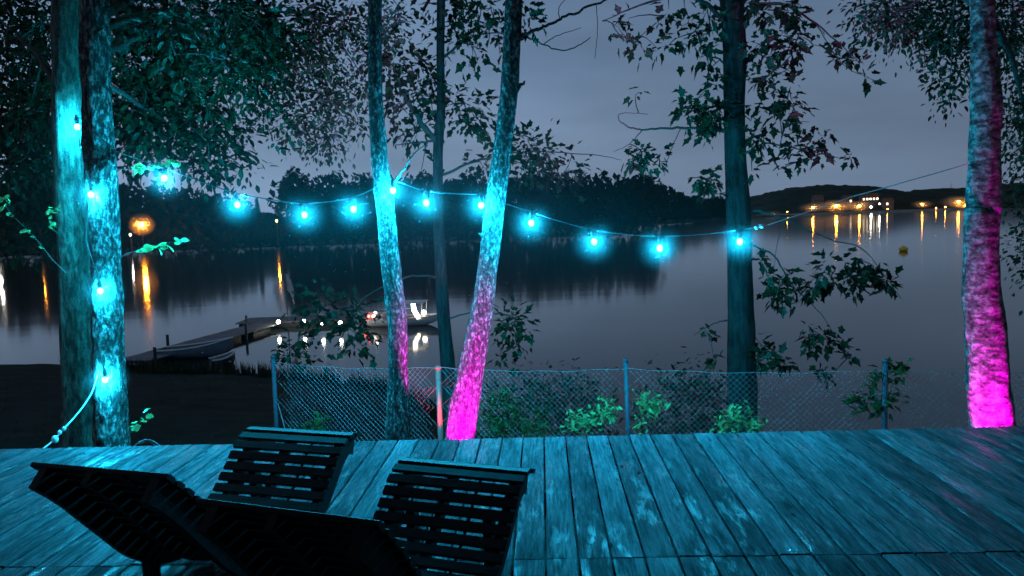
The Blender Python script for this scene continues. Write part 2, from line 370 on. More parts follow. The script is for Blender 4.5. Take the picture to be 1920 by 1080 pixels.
# ------------------------------------------------------------------ trees
def catmull(P, n):
    P = [np.array(p, float) for p in P]; Q = [2 * P[0] - P[1]] + P + [2 * P[-1] - P[-2]]; out = []
    for i in range(len(P) - 1):
        a, b, c, d = Q[i:i + 4]
        for t in np.linspace(0, 1, n, endpoint=False):
            out.append(0.5 * (2 * b + (c - a) * t + (2 * a - 5 * b + 4 * c - d) * t * t + (3 * b - a - 3 * c + d) * t ** 3))
    out.append(P[-1]); return out
def trunk_mesh(path, mat, step=0.03, sides=36, amp=0.07, freq=(9, 2.2), seed=0, lumps=()):
    """path: list of (x,y,z,r). A closed, uneven stem whose bark ridges stand out of the surface."""
    dense = catmull(path, 24); L = [0]
    for a, b in zip(dense, dense[1:]): L.append(L[-1] + float(np.linalg.norm(b[:3] - a[:3])))
    n = max(8, int(L[-1] / step)); D = np.array(dense); s = np.linspace(0, L[-1], n)
    C = np.stack([np.interp(s, L, D[:, k]) for k in range(4)], 1); V = np.zeros((n * sides + 2, 3))
    for i in range(n):
        t = C[min(i + 1, n - 1), :3] - C[max(i - 1, 0), :3]; t /= np.linalg.norm(t)
        u = np.cross(t, (0, 1, 0)); u /= np.linalg.norm(u); w = np.cross(u, t)
        for k in range(sides):
            an = 2 * math.pi * k / sides; cx, cy = math.cos(an), math.sin(an); r = C[i, 3]
            q = Vector((cx * 1.2 + seed * 3.7, cy * 1.2, s[i] * freq[1]))
            q2 = Vector((cx * freq[0] * 0.4 + seed, cy * freq[0] * 0.4, s[i] * freq[1] * 2.3))
            q3 = Vector((cx * 4.2 + seed, cy * 4.2, s[i] * 14.0))
            rr = r * (1 + 0.07 * mnoise.noise(q) + amp * mnoise.noise(q2) + amp * 0.5 * mnoise.noise(q3))
            for (ls, la, lw, lh) in lumps:
                da = (an - la + math.pi) % (2 * math.pi) - math.pi
                rr += lh * math.exp(-((s[i] - ls) / lw) ** 2 - (da * r / lw) ** 2)
            V[i * sides + k] = C[i, :3] + (u * cx + w * cy) * rr
    V[-2] = C[0, :3]; V[-1] = C[-1, :3]
    i = (np.arange(n - 1)[:, None] * sides + np.arange(sides)[None, :]).ravel(); kk = np.tile(np.arange(sides), n - 1)
    nx = i - kk + (kk + 1) % sides
    F = np.stack([i, nx, nx + sides, i + sides], 1)
    k = np.arange(sides); b = (n - 1) * sides
    T = np.concatenate([np.stack([(k + 1) % sides, k, np.full(sides, n * sides)], 1), np.stack([b + k, b + (k + 1) % sides, np.full(sides, n * sides + 1)], 1)])
    return np_mesh('trunk', V, [F, T], mat, True), C
OVAL = (np.array([(0, 0, 0), (.32, .25, .05), (.7, .2, .03), (1, 0, -.06), (.7, -.2, .03), (.32, -.25, .05)]), [(0, 1, 2, 3), (0, 3, 4, 5)])
MAPLE = (np.array([(0, 0, 0), (.06, .20, .05), (.28, .20, .02), (.50, .36, .04), (.60, .18, .0), (1, 0, -.14), (.60, -.18, 0), (.50, -.36, .04), (.28, -.20, .02), (.06, -.20, .05)]),
         [(0, 1, 2, 3, 4, 5), (0, 5, 6, 7, 8, 9)])
ROUND = (np.array([(0, 0, 0), (.25, .33, .06), (.65, .34, .05), (.93, .13, 0), (1, 0, -.04), (.93, -.13, 0), (.65, -.34, .05), (.25, -.33, .06)]), [(0, 1, 2, 3, 4), (0, 4, 5, 6, 7)])
def leaf_frames(n, droop, rng, out=None):
    an = rng.uniform(0, 2 * np.pi, n)
    d = np.stack([np.cos(an), np.sin(an), -droop + rng.normal(0, .55, n)], 1)
    if out is not None: d = d * .55 + out * 1.1; d /= np.linalg.norm(d, axis=1)[:, None]
    up = np.stack([rng.normal(0, .55, n), rng.normal(0, .55, n), np.ones(n)], 1)
    s = np.cross(up, d); s /= np.linalg.norm(s, axis=1)[:, None] + 1e-9; nn = np.cross(d, s); return d, s, nn
def leaves_mesh(name, C, size, shape, mat, droop=0.6, rng=RNG, out=None):
    C = np.asarray(C); n = len(C); T, faces = shape; k = len(T); d, s, nn = leaf_frames(n, droop, rng, out)
    sz = size * rng.uniform(.45, 1.35, n)
    V = C[:, None, :] + sz[:, None, None] * (T[None, :, 0:1] * d[:, None] + T[None, :, 1:2] * s[:, None] + T[None, :, 2:3] * nn[:, None])
    b = np.arange(n)[:, None] * k
    byk = {}
    for f in faces: byk.setdefault(len(f), []).append(f)
    F = [np.concatenate([b + np.array(f)[None] for f in fs]) for fs in byk.values()]
    return np_mesh(name, V.reshape(-1, 3), F, mat)
def in_poly(p, poly):
    x, y = p; c = False; j = len(poly) - 1
    for i in range(len(poly)):
        xi, yi = poly[i]; xj, yj = poly[j]
        if (yi > y) != (yj > y) and x < (xj - xi) * (y - yi) / (yj - yi) + xi: c = not c
        j = i
    return c
def poly_points(poly, n, rnd):
    xs = [p[0] for p in poly]; ys = [p[1] for p in poly]; out = []
    while len(out) < n:
        p = (rnd.uniform(min(xs), max(xs)), rnd.uniform(min(ys), max(ys)))
        if in_poly(p, poly): out.append(p)
    return out
def grow(nodes, centers, mb, rnd, r0=0.006, sag=0.08, maxr=0.02):
    """twigs from the nearest wood to every leaf cluster; each new twig is wood for the next"""
    nodes = [np.array(n, float) for n in nodes]; A = np.array(nodes)
    order = sorted(centers, key=lambda c: float(np.min(np.sum((A - c) ** 2, 1))))
    for c in order:
        c = np.array(c); d2 = np.sum((A - c) ** 2, 1); a = A[int(np.argmin(d2))]
        L = math.sqrt(float(np.min(d2)))
        if L < 0.02: continue
        w = np.array([rnd.uniform(-1, 1), rnd.uniform(-1, 1), rnd.uniform(-.3, 1.2)]) * sag * L
        m1, m2 = a + (c - a) * .35 + w, a + (c - a) * .7 + w * .8
        ra = min(maxr, r0 * (0.8 + L * 0.8))
        mb.tube([a, m1, m2, c], [ra, ra * .8, ra * .6, ra * .35], 4)
        A = np.vstack([A, m1, m2, c])
def px_path(rows, Y):
    """rows: (y, centre x, half width) in the picture at distance Y -> stem (x,y,z,r) from the foot up"""
    out = []
    for py, cx, hw in sorted(rows, reverse=True):
        p = at(cx, py, Y); out.append((p.x, p.y, p.z, hw * Y / FPX))
    return out
def stem(rows, Y, top=9.0, top_r=0.06, flare=1.25, lean=None):
    P = px_path(rows, Y); a, b = P[0], P[1]
    k = (a[2] + 1.35) / max(1e-3, (b[2] - a[2])); foot = (a[0] - (b[0] - a[0]) * min(k, 2.0), a[1], -1.35, a[3] * flare)
    c, d = P[-1], P[-2]; sl = (c[0] - d[0]) / (c[2] - d[2]) if lean is None else lean
    t1 = (c[0] + sl * (top - c[2]) * .4, c[1], c[2] + (top - c[2]) * .4, c[3] * .8 + top_r * .2)
    t2 = (c[0] + sl * (top - c[2]), c[1] + .1, top, top_r)
    return [foot] + P + [t1, t2]
def make_tree(name, label, rows, Y, mat, leafmat, polys, shape, size, droop, branches=(), seed=1, top=9.0, amp=0.07,
              flare=1.25, high=4500, high_size=0.22, high_r=3.0, lumps=(), lean=None, group=None, spots=(), twig_r=0.008):
    rnd = random.Random(seed); rng = np.random.default_rng(seed)
    root = empty(name, (0, 0, 0), 0, label, 'tree', group)
    path = stem(rows, Y, top, lean=lean, flare=flare); me, C = trunk_mesh(path, mat, amp=amp, seed=seed, lumps=lumps)
    f = path[0]; root.location = (f[0], f[1], ground_z(f[0], f[1])); off = Vector(root.location)
    tr = bpy.data.objects.new('trunk', me); link(tr, root); tr.location = -off
    mb = MB(); nodes = [tuple(c[:3]) for c in C[::8] if c[2] > 0.6]
    for br in branches:                                    # (px, py, depth, radius m) along a limb
        pts = []
        for (bx, by, bY, r) in br:
            p = at(bx, by, bY); pts.append((p.x, p.y, p.z, r))
        dn = catmull(pts, 6); dn = [q + np.array([rnd.uniform(-1, 1), rnd.uniform(-1, 1), rnd.uniform(-1, 1), 0]) * min(.012, q[3]) for q in dn]
        bm_ = MB(); bm_.tube([q[:3] for q in dn], [max(.0022, q[3]) for q in dn], 7)
        link(bpy.data.objects.new('branch', bm_.mesh('branch', M['twig'], True)), root).location = -off
        nodes += [tuple(q[:3]) for q in dn]
    L = []; O = []; cents = []
    for (poly, ncl, nlf, y0, y1, spread) in polys:
        for (qx, qy) in poly_points(poly, ncl, rnd):
            p = at(qx, qy, rnd.uniform(y0, y1)); cents.append(np.array(p)); m = max(3, int(rnd.gauss(nlf, nlf * .3)))
            off_ = rng.normal(0, spread, (m, 3)) * np.array([1, 1, 1.1]); L.append(np.array(p)[None] + off_); O.append(off_ / (np.linalg.norm(off_, axis=1)[:, None] + 1e-6))
    grow(nodes, cents, mb, rnd, twig_r)
    if high:                                               # crown above the picture's top edge, thickened to shade the deck from sky
        t = path[-1]; hc = []
        for i in range(high // 18):
            v = rng.normal(0, 1, 3); v /= np.linalg.norm(v); v *= rng.uniform(.25, 1) ** .5
            p = np.array([t[0] + v[0] * high_r, t[1] + v[1] * high_r, 6.9 + v[2] * 2.0]); hc.append(p)
        grow([tuple(c[:3]) for c in C[::6] if c[2] > 4.2], hc, mb, rnd, .01)
        H = np.concatenate([p[None] + rng.normal(0, .26, (18, 3)) for p in hc])
    tw = bpy.data.objects.new('twigs', mb.mesh('twigs', M['twig'])); link(tw, root).location = -off; tw['kind'] = 'stuff'
    cr = bpy.data.objects.new('crown', leaves_mesh('crown', np.concatenate(L), size, shape, leafmat, droop, rng, np.concatenate(O))); link(cr, root).location = -off
    cr['kind'] = 'stuff'
    if high:
        cu = bpy.data.objects.new('upper_crown', leaves_mesh('upper_crown', H, high_size, OVAL, leafmat, droop, rng)); link(cu, root).location = -off
        cu['kind'] = 'stuff'
    return root

TREES = {}
# the pair at the left
TREES['left_back'] = make_tree('tree', 'smooth cyan-lit trunk behind the rough one of the pair wound with bulbs',
    [(0, 126, 25), (150, 126, 25), (240, 127, 26), (350, 133, 27), (500, 143, 29), (700, 150, 31), (835, 150, 34)], 6.42, M['bark_smooth'], M['leaf_dark'],
    [([(0, 0), (105, 0), (105, 330), (60, 350), (0, 340)], 75, 44, 6.8, 10, .13),
     ([(0, 190), (108, 170), (112, 440), (60, 470), (0, 460)], 70, 40, 8.5, 11, .17),
     ([(190, 0), (545, 0), (520, 70), (470, 150), (400, 150), (330, 110), (215, 130)], 85, 46, 7.0, 9.5, .13),
     ([(215, 120), (330, 110), (420, 170), (465, 240), (450, 290), (470, 350), (420, 340), (330, 290), (240, 330), (212, 300)], 90, 46, 7.5, 10.5, .13)],
    OVAL, 0.10, .5, branches=[[(120, 180, 6.4, .035), (60, 90, 6.8, .02), (0, 40, 7.2, .01)], [(175, 110, 6.4, .035), (280, 60, 7.0, .025), (420, 30, 7.6, .012)],
                               [(180, 150, 6.4, .03), (270, 200, 7.6, .02), (360, 270, 8.4, .008)]], seed=11, amp=.04)
TREES['left_front'] = make_tree('tree', 'rough-barked trunk with three cyan bulbs strapped up its front',
    [(0, 178, 25), (150, 180, 25), (290, 187, 27), (430, 196, 26), (600, 202, 27), (740, 206, 29), (835, 209, 31)], 6.1, M['bark_rough'], M['leaf_dark'],
    [([(215, 0), (540, 0), (510, 110), (440, 140), (380, 130), (300, 90), (225, 60)], 40, 30, 5.4, 6.6, .11),
     ([(500, 40), (560, 0), (760, 0), (745, 110), (690, 160), (680, 260), (620, 290), (560, 270), (530, 240), (470, 190), (460, 150)], 115, 44, 7.6, 9.2, .10),
     ([(470, 140), (540, 150), (560, 300), (520, 290), (480, 230)], 18, 26, 7.6, 9, .10)],
    OVAL, 0.068, .7, branches=[[(185, 60, 6.1, .03), (300, 20, 6.2, .02), (450, 40, 6.3, .01)], [(195, 20, 6.2, .035), (380, -40, 7.2, .028), (540, 60, 8.0, .016), (600, 180, 8.3, .009), (640, 270, 8.4, .004)],
                               [(500, 20, 7.8, .016), (600, 30, 8.3, .01), (720, 60, 8.6, .004)]], seed=12, amp=.10)
TREES['lichen_stem'] = make_tree('tree', 'slim curved trunk with speckled pale bark rising behind the slatted loungers',
    [(0, 703, 12.5), (100, 703, 12.5), (200, 705, 13.5), (300, 712, 15.5), (350, 719, 16), (400, 724, 17), (500, 733, 18), (600, 745, 17.5), (700, 746, 18), (780, 747, 22), (820, 747, 24)],
    6.0, M['bark_pale'], M['leaf_dark'], [([(690, 0), (760, 0), (770, 40), (720, 90)], 6, 10, 6.2, 7.5, .1)], OVAL, .06, .7,
    branches=[[(738, 350, 6.0, .012), (752, 325, 5.98, .009), (775, 290, 6.0, .006), (800, 270, 6.1, .003)]], seed=13, amp=.09, lumps=[(3.2, 0.0, .06, .012), (2.3, 0.1, .05, .01)])
TREES['far_stem'] = make_tree('tree', 'dark slender forked tree standing behind the wire fence between the two lit trunks',
    [(0, 827, 7.5), (100, 826, 7.5), (200, 827, 8), (250, 823, 9), (300, 821, 9), (400, 822, 9.5), (500, 826, 11), (600, 832, 12.5), (680, 840, 14), (740, 843, 14), (800, 845, 15)],
    9.5, M['bark_dark'], M['leaf_dark'],
    [([(780, 0), (985, 0), (1005, 50), (950, 70), (880, 140), (870, 95), (800, 60)], 34, 12, 8.9, 10.3, .13),
     ([(720, 120), (785, 95), (815, 150), (835, 200), (800, 265), (755, 285), (735, 240), (700, 230)], 36, 13, 9, 10.4, .13),
     ([(840, 170), (930, 185), (932, 215), (900, 240), (880, 275), (850, 245), (832, 215)], 18, 11, 9, 10.2, .11),
     ([(882, 285), (925, 280), (990, 268), (1070, 292), (1100, 322), (1060, 338), (960, 332), (892, 322)], 30, 15, 9.2, 10.6, .13),
     ([(565, 580), (640, 530), (690, 562), (690, 620), (680, 655), (660, 650), (640, 612), (580, 602)], 24, 12, 8.6, 9.6, .11),
     ([(532, 662), (552, 632), (600, 648), (575, 688), (537, 686)], 8, 10, 8.8, 9.3, .09),
     ([(930, 560), (975, 548), (966, 590), (995, 622), (985, 652), (930, 672)], 14, 11, 9.0, 9.6, .10)],
    MAPLE, .115, .6,
    branches=[[(822, 268, 9.5, .045), (800, 245, 9.45, .04), (775, 205, 9.4, .03), (750, 165, 9.4, .018), (738, 130, 9.4, .008)], [(815, 263, 9.5, .018), (780, 268, 9.4, .012), (740, 272, 9.3, .006)],
              [(832, 108, 9.5, .02), (860, 85, 9.5, .016), (890, 68, 9.5, .012), (950, 60, 9.5, .006)], [(825, 520, 9.5, .015), (760, 520, 9.2, .01), (680, 560, 9.1, .007), (600, 620, 9.0, .004), (560, 668, 9.0, .003)],
              [(836, 600, 9.5, .012), (890, 585, 9.4, .009), (950, 590, 9.3, .005)], [(825, 330, 9.5, .02), (900, 300, 9.8, .014), (990, 285, 10, .009), (1110, 290, 10, .006), (1165, 300, 10, .003)],
              [(800, 270, 9.4, .006), (790, 320, 9.3, .004)], [(785, 200, 9.4, .012), (790, 175, 9.4, .007), (760, 150, 9.5, .004)]], seed=14, amp=.03)
TREES['pink_stem'] = make_tree('tree', 'leaning trunk lit magenta at its foot and cyan higher up, left of centre',
    [(0, 964, 15.5), (100, 958, 16), (160, 955.5, 16.5), (250, 946, 16.5), (300, 940, 17), (400, 926, 18), (500, 915, 19), (560, 907, 20), (650, 892, 23), (720, 878, 26.5), (820, 862, 30)],
    5.95, M['bark_pale'], M['leaf_dark'], [([(975, 60), (1000, 60), (1000, 30), (985, 30)], 3, 6, 5.9, 6.2, .06)], MAPLE, .08, .7,
    branches=[[(962, 75, 5.95, .028), (985, 66, 5.9, .016), (1010, 55, 5.9, .013), (1040, 40, 5.9, .011), (1075, 25, 5.9, .010), (1135, 0, 5.9, .008), (1180, -30, 5.9, .005)],
              [(985, 68, 5.9, .008), (1015, 82, 5.85, .006), (1055, 95, 5.8, .005), (1085, 85, 5.8, .004), (1107, 70, 5.8, .003)], [(1020, 82, 5.85, .004), (1050, 65, 5.85, .003), (1090, 52, 5.85, .0022)],
              [(1118, 10, 5.9, .003), (1120, 60, 5.9, .0025), (1115, 110, 5.9, .002)], [(968, 168, 5.95, .022), (978, 159, 5.93, .013), (984, 152, 5.92, .006)], [(908, 440, 5.9, .010), (902, 441, 5.86, .008), (898, 437, 5.85, .005)],
              [(1050, 40, 5.9, .004), (1048, 15, 5.9, .003), (1062, -5, 5.9, .002)]], seed=15, amp=.08, flare=1.15)
TREES['teal_stem'] = make_tree('tree', 'tall dark trunk behind the fence with drooping leafy twigs on both sides',
    [(0, 1372, 20), (100, 1377, 20.5), (200, 1377, 18.5), (300, 1379.5, 19.5), (400, 1385, 22), (500, 1387, 23), (600, 1389, 24), (700, 1391, 26.5), (780, 1392, 28)],
    8.3, M['bark_dark'], M['leaf_dark'],
    [([(1125, 30), (1185, 0), (1350, 0), (1345, 115), (1270, 110), (1215, 140), (1185, 95)], 32, 8, 7.6, 8.8, 0.062),
     ([(1265, 200), (1345, 150), (1358, 190), (1350, 262), (1280, 245)], 24, 9, 7.7, 8.7, 0.056),
     ([(1395, 0), (1500, 0), (1510, 60), (1480, 150), (1530, 220), (1545, 262), (1550, 292), (1470, 300), (1440, 365), (1402, 340)], 65, 10, 7.6, 8.8, 0.062),
     ([(1500, 20), (1560, 70), (1622, 118), (1600, 122), (1525, 95)], 7, 7, 7.8, 8.6, 0.037),
     ([(1310, 335), (1352, 305), (1352, 372), (1315, 358)], 9, 8, 7.8, 8.5, 0.043), ([(1200, 272), (1252, 282), (1243, 318), (1180, 305)], 10, 8, 7.8, 8.3, 0.043),
     ([(1185, 160), (1205, 155), (1205, 178), (1188, 180)], 2, 5, 8, 8.2, 0.030), ([(1625, 140), (1642, 145), (1640, 158), (1626, 155)], 2, 5, 8, 8.1, 0.030), ([(1575, 290), (1598, 294), (1595, 308), (1578, 304)], 2, 5, 8, 8.1, 0.030),
     ([(1410, 478), (1480, 505), (1525, 480), (1560, 462), (1640, 492), (1690, 562), (1640, 560), (1560, 545), (1500, 560), (1440, 560)], 37, 9, 7.7, 8.5, 0.043),
     ([(1500, 560), (1560, 620), (1598, 668), (1570, 690), (1530, 650), (1490, 600)], 13, 8, 7.7, 8.3, 0.043), ([(1415, 610), (1450, 640), (1482, 690), (1420, 682)], 9, 8, 7.8, 8.4, 0.037),
     ([(1300, 620), (1345, 610), (1362, 660), (1345, 680)], 4, 5, 8, 8.3, 0.031), ([(1520, 690), (1590, 690), (1580, 712), (1530, 705)], 3, 6, 7.6, 8, 0.031)],
    MAPLE, .115, .9,
    branches=[[(1368, 245, 8.3, .03), (1330, 240, 8.25, .018), (1260, 240, 8.2, .013), (1205, 243, 8.15, .010), (1175, 236, 8.1, .008), (1160, 222, 8.1, .006), (1168, 212, 8.1, .004), (1215, 214, 8.1, .003)],
              [(1205, 243, 8.15, .006), (1180, 270, 8.1, .004), (1150, 285, 8.1, .003)], [(1275, 242, 8.2, .005), (1255, 290, 8.15, .004), (1245, 330, 8.1, .003)],
              [(1375, 60, 8.3, .03), (1300, -5, 8.1, .02), (1200, 10, 8.0, .010), (1130, 40, 7.9, .004)], [(1385, 40, 8.3, .03), (1450, 5, 8.2, .018), (1530, 45, 8.1, .010), (1610, 115, 8.0, .004)],
              [(1385, 300, 8.3, .018), (1430, 270, 8.1, .010), (1500, 280, 8.0, .006), (1590, 300, 8.0, .003)], [(1530, 45, 8.1, .006), (1580, 120, 8.05, .004), (1638, 150, 8.05, .0025)],
              [(1390, 395, 8.3, .02), (1440, 400, 8.2, .013), (1500, 425, 8.1, .010), (1560, 450, 8.05, .007), (1620, 470, 8.0, .005), (1690, 560, 8.0, .003)], [(1395, 455, 8.3, .014), (1450, 480, 8.15, .010), (1490, 540, 8.05, .007), (1540, 590, 8.0, .004), (1590, 670, 7.95, .0025)],
              [(1470, 410, 8.15, .004), (1455, 470, 8.1, .003), (1450, 530, 8.1, .002)], [(1360, 600, 8.3, .008), (1330, 610, 8.2, .005), (1302, 628, 8.1, .003)],
              [(1350, 110, 8.25, .005), (1330, 135, 8.1, .004), (1322, 175, 8.05, .0025)], [(1385, 20, 8.3, .06), (1398, -30, 8.3, .05), (1420, -120, 8.3, .04)]], seed=16, amp=.035, top=9.5)
TREES['birch'] = make_tree('birch_tree', 'stout flaky-barked trunk lit bright magenta at the far end of the deck',
    [(0, 1842, 20), (80, 1845, 21), (194, 1849, 25), (272, 1846, 26), (389, 1843, 28.5), (400, 1841, 29), (522, 1840, 30), (644, 1850, 35), (726, 1853, 37), (793, 1859, 38)],
    5.6, M['bark_birch'], M['leaf_dark'],
    [([(1592, 25), (1640, 0), (1925, 0), (1925, 110), (1830, 70), (1815, 120), (1760, 100), (1690, 72), (1650, 88)], 130, 26, 5.9, 8.2, .09),
     ([(1735, 60), (1820, 60), (1818, 140), (1800, 170), (1792, 232), (1765, 190), (1750, 150)], 34, 20, 5.9, 7.4, .07),
     ([(1878, 40), (1960, 0), (1960, 520), (1905, 500), (1888, 330)], 110, 28, 6.1, 8.5, .12)],
    OVAL, .055, 1.1, branches=[[(1840, 20, 5.6, .03), (1780, -20, 5.9, .018), (1700, 10, 6.1, .010), (1620, 40, 6.3, .004)], [(1860, 40, 5.6, .03), (1900, 120, 6.2, .02), (1930, 280, 6.6, .01), (1925, 420, 6.8, .005)],
                               [(1790, -10, 5.9, .01), (1785, 90, 5.95, .005), (1780, 200, 6.0, .003)]], seed=17, amp=.09, flare=1.1)

# ------------------------------------------------------------------ fence
fence = empty('chain_link_fence', (0, 0, 0), 0, 'low galvanised chain-link fence running along the bank behind the deck', 'fence')
FP = [(512, 668, 8.4), (821, 688, 7.9), (1173, 675, 7.4), (1660, 676, 6.85)]
posts = [at(*p) for p in FP]; posts.append(posts[3] + Vector((2.25, -0.5, 0.0))); posts.append(posts[4] + Vector((2.25, -0.5, 0.0)))
tops = [at(512, 679, 8.4).z, at(821, 688, 7.9).z, at(1173, 690, 7.4).z, at(1660, 693, 6.85).z, posts[4].z - .05, posts[5].z - .05]
for i, p in enumerate(posts):
    gz = ground_z(p.x, p.y) - 0.2; mb = MB()
    r = .026 if i != 1 else .03
    ln = Vector((random.uniform(-.03, .03), random.uniform(-.03, .03), 0))
    mb.tube([(p.x - ln.x, p.y - ln.y, gz), (p.x, p.y, p.z)], [r, r * .95], 12)
    mb.lathe((p.x, p.y, p.z), [(r * 1.12, -.02), (r * 1.12, 0.0), (r * .8, .012), (r * .2, .016)], 12)
    mb.build('fence_post', M['redlit_post'] if i == 1 else M['post'], fence, True)
for i in range(len(posts) - 1):
    a, b = posts[i].copy(), posts[i + 1].copy(); za, zb = tops[i], tops[i + 1]
    mb = MB(); L = (b - a).length; n = 28; fw = Vector((0.0, -.03, 0))
    def top_at(t): return za + (zb - za) * t - 0.035 * 4 * t * (1 - t) + .006 * math.sin(t * 23 + i)
    mb.tube([a.lerp(b, t) * 1.0 + fw + Vector((0, 0, top_at(t) - a.lerp(b, t).z)) for t in np.linspace(0, 1, n)], .0028, 5)
    mb.build('top_wire', M['galv'], fence)
    mb = MB(); pitch = 0.058; H = 1.05; k = int(L / pitch); wv = Vector((0, .0025, 0))
    def P(s, h, o_):
        t = min(1, max(0, s / L)); q = a.lerp(b, t); bow = .035 * math.sin(t * 9 + i * 2) * (1 - h) + .02 * math.sin(t * 31 + i)
        return Vector((q.x, q.y + bow * 1.0, top_at(t) - (1 - h) * H)) + fw + o_
    for d in (1, -1):
        for j in range(-int(H / pitch) - 1, k + int(H / pitch) + 2):
            pts = []
            for h in np.linspace(0, 1, 6):
                s = j * pitch + d * h * H * .98
                if -1e-6 <= s <= L: pts.append(P(s, h, wv * d))
            if len(pts) >= 2: mb.tube(pts, .0017, 3, False)
    w = mb.build('wire_mesh', M['galv'], fence); w['kind'] = 'stuff'
p = posts[0]; mb = MB(); mb.tube([p + Vector((.02, 0, -.55)), p + Vector((.12, -.1, -.85)), p + Vector((.16, -.14, -1.25))], .006, 6); mb.build('brace_wire', M['galv'], fence)

# ------------------------------------------------------------------ string of lights
BULBS = [(145, 238, 6.23), (170, 365, 5.93), (188, 545, 5.93), (197, 712, 5.92), (308, 334, 5.95), (445, 384, 5.95), (571, 403, 5.93), (663, 392, 5.9),
         (737, 357, 5.86), (799, 380, 5.88), (902, 385, 5.82), (996, 418, 5.78), (1114, 453, 5.74), (1237, 465, 5.7), (1387, 453, 5.65)]
lights = empty('string_lights', at(737, 330, 5.86), 0, 'festoon string of glowing cyan bulbs sagging from trunk to trunk above the fence', 'string lights')
lo = Vector(lights.location)
mb = MB(); mb.sphere((0, 0, 0), .023, 12, 8, (1, 1, 1.2)); bulb_me = mb.mesh('bulb', M['bulb'], True)
mb = MB(); mb.lathe((0, 0, 0), [(.008, .085), (.016, .082), (.018, .06), (.017, .038), (.019, .034), (.018, .022)], 12); sock_me = mb.mesh('socket', M['socket'], True)
hooks = []
for i, (bx, by, bY) in enumerate(BULBS):
    c = at(bx, by, bY); b = link(bpy.data.objects.new('bulb', bulb_me), lights); b.location = c - lo
    b.rotation_euler = (random.uniform(-.15, .15), random.uniform(-.15, .15), 0)
    link(bpy.data.objects.new('filament', fil), b)
    s_ = link(bpy.data.objects.new('socket', sock_me), b); hooks.append(c + Vector((0, 0, .088)))
mb = MB()
def cable(pts, r, sag, n=7):
    out = []
    for a, b in zip(pts, pts[1:]):
        for t in np.linspace(0, 1, n, endpoint=False):
            q = a.lerp(b, t); q.z -= sag * 4 * t * (1 - t) * (b - a).length; out.append(q)
    out.append(pts[-1]); return out
tie = at(1428, 424, 5.62)
seq = [hooks[3] + Vector((-.05, .0, -.05)), hooks[3], at(178, 620, 5.9), hooks[2], at(160, 450, 5.9), hooks[1], at(178, 310, 5.92), at(150, 275, 6.2), hooks[0], at(165, 235, 6.0), at(215, 282, 5.94)] + hooks[4:] + [tie]
mb.tube([q - lo for q in cable(seq, .004, .012)], .0045, 6)
for h in hooks: mb.sphere(h - lo, .011, 8, 6)
mb.build('cable', M['cord'], lights)
mb = MB(); mb.sphere(tie - lo, .02, 8, 6, (1.3, .8, .8)); mb.sphere(tie - lo + Vector((-.04, 0, -.012)), .015, 8, 6); mb.build('end_plug', M['white_cord'], lights, True)
mb = MB(); mb.tube(cable([tie + Vector((.02, 0, .0)), at(1600, 368, 5.6), at(1700, 340, 5.55), at(1818, 306, 5.5)], .003, .004), .0042, 6)
tag(mb.build('guy_rope', M['white_cord']), 'thin pale guy rope running from the last cyan bulb up to the flaky magenta trunk', 'rope')
# power lead at the left
a, b = at(182, 702, 5.88), at(90, 838, 5.5)
cordr = empty('power_lead', b, 0, 'pale power lead with plugs slanting from the lowest trunk bulb to the deck edge', 'cable'); cl = Vector(cordr.location)
mb = MB(); pts = [a, at(172, 735, 5.85), at(150, 770, 5.75), at(118, 806, 5.6), at(100, 826, 5.53), at(80, 842, 5.45)]
mb.tube([Vector(q[:3]) - cl for q in catmull([tuple(p) for p in pts], 8)], .0055, 8); mb.build('lead', M['white_cord'], cordr, True)
for (px_, py_, Y_, r_) in ((120, 804, 5.6, .016), (112, 811, 5.58, .017), (103, 824, 5.54, .026)):
    mb = MB(); mb.sphere(at(px_, py_, Y_) - cl, r_, 10, 8, (1.0, .9, 1.2)); mb.build('plug', M['white_cord'], cordr, True)
hoop = MB(); pts = [at(250 + 52 * t, 838 - 14 * math.sin(math.pi * t), 5.6) for t in np.linspace(0, 1, 14)]
hoop.tube(pts, .003, 6); hoop.tube([at(262, 832, 5.6), at(278, 826, 5.6), at(292, 836, 5.6)], .003, 6)
tag(hoop.build('wire_hoop', M['galv']), 'thin bent wire hoop beside the foot of the rough-barked trunk', 'wire')

# mist volumes added to give the lamps their glow, lit by them
def mist(name, dens, power):
    m = bpy.data.materials.new(name); m.use_nodes = True; nt = m.node_tree; nt.nodes.clear()
    out = N(nt, 'ShaderNodeOutputMaterial'); v = N(nt, 'ShaderNodeVolumePrincipled'); tc = N(nt, 'ShaderNodeTexCoord')
    ln = N(nt, 'ShaderNodeVectorMath', operation='LENGTH'); nt.links.new(tc.outputs['Object'], ln.inputs[0])
    sb = N(nt, 'ShaderNodeMath', operation='SUBTRACT', use_clamp=True); sb.inputs[0].default_value = 1.0; nt.links.new(ln.outputs['Value'], sb.inputs[1])
    pw = N(nt, 'ShaderNodeMath', operation='POWER'); pw.inputs[1].default_value = power; nt.links.new(sb.outputs[0], pw.inputs[0])
    ml = N(nt, 'ShaderNodeMath', operation='MULTIPLY'); ml.inputs[1].default_value = dens; nt.links.new(pw.outputs[0], ml.inputs[0])
    nt.links.new(ml.outputs[0], v.inputs['Density']); v.inputs['Color'].default_value = (.92, .96, 1, 1); v.inputs['Anisotropy'].default_value = 0.2; m.cycles.volume_sampling = 'EQUIANGULAR'
    nt.links.new(v.outputs[0], out.inputs['Volume']); return m
mist_me = MB().sphere((0, 0, 0), 1.0, 24, 16).mesh('haze', mist('bulb_glow_mist', 0.16, 1.7), True)
bank_me = MB().sphere((0, 0, 0), 1.0, 32, 20).mesh('haze', mist('string_glow_mist', 0.005, 1.2), True)
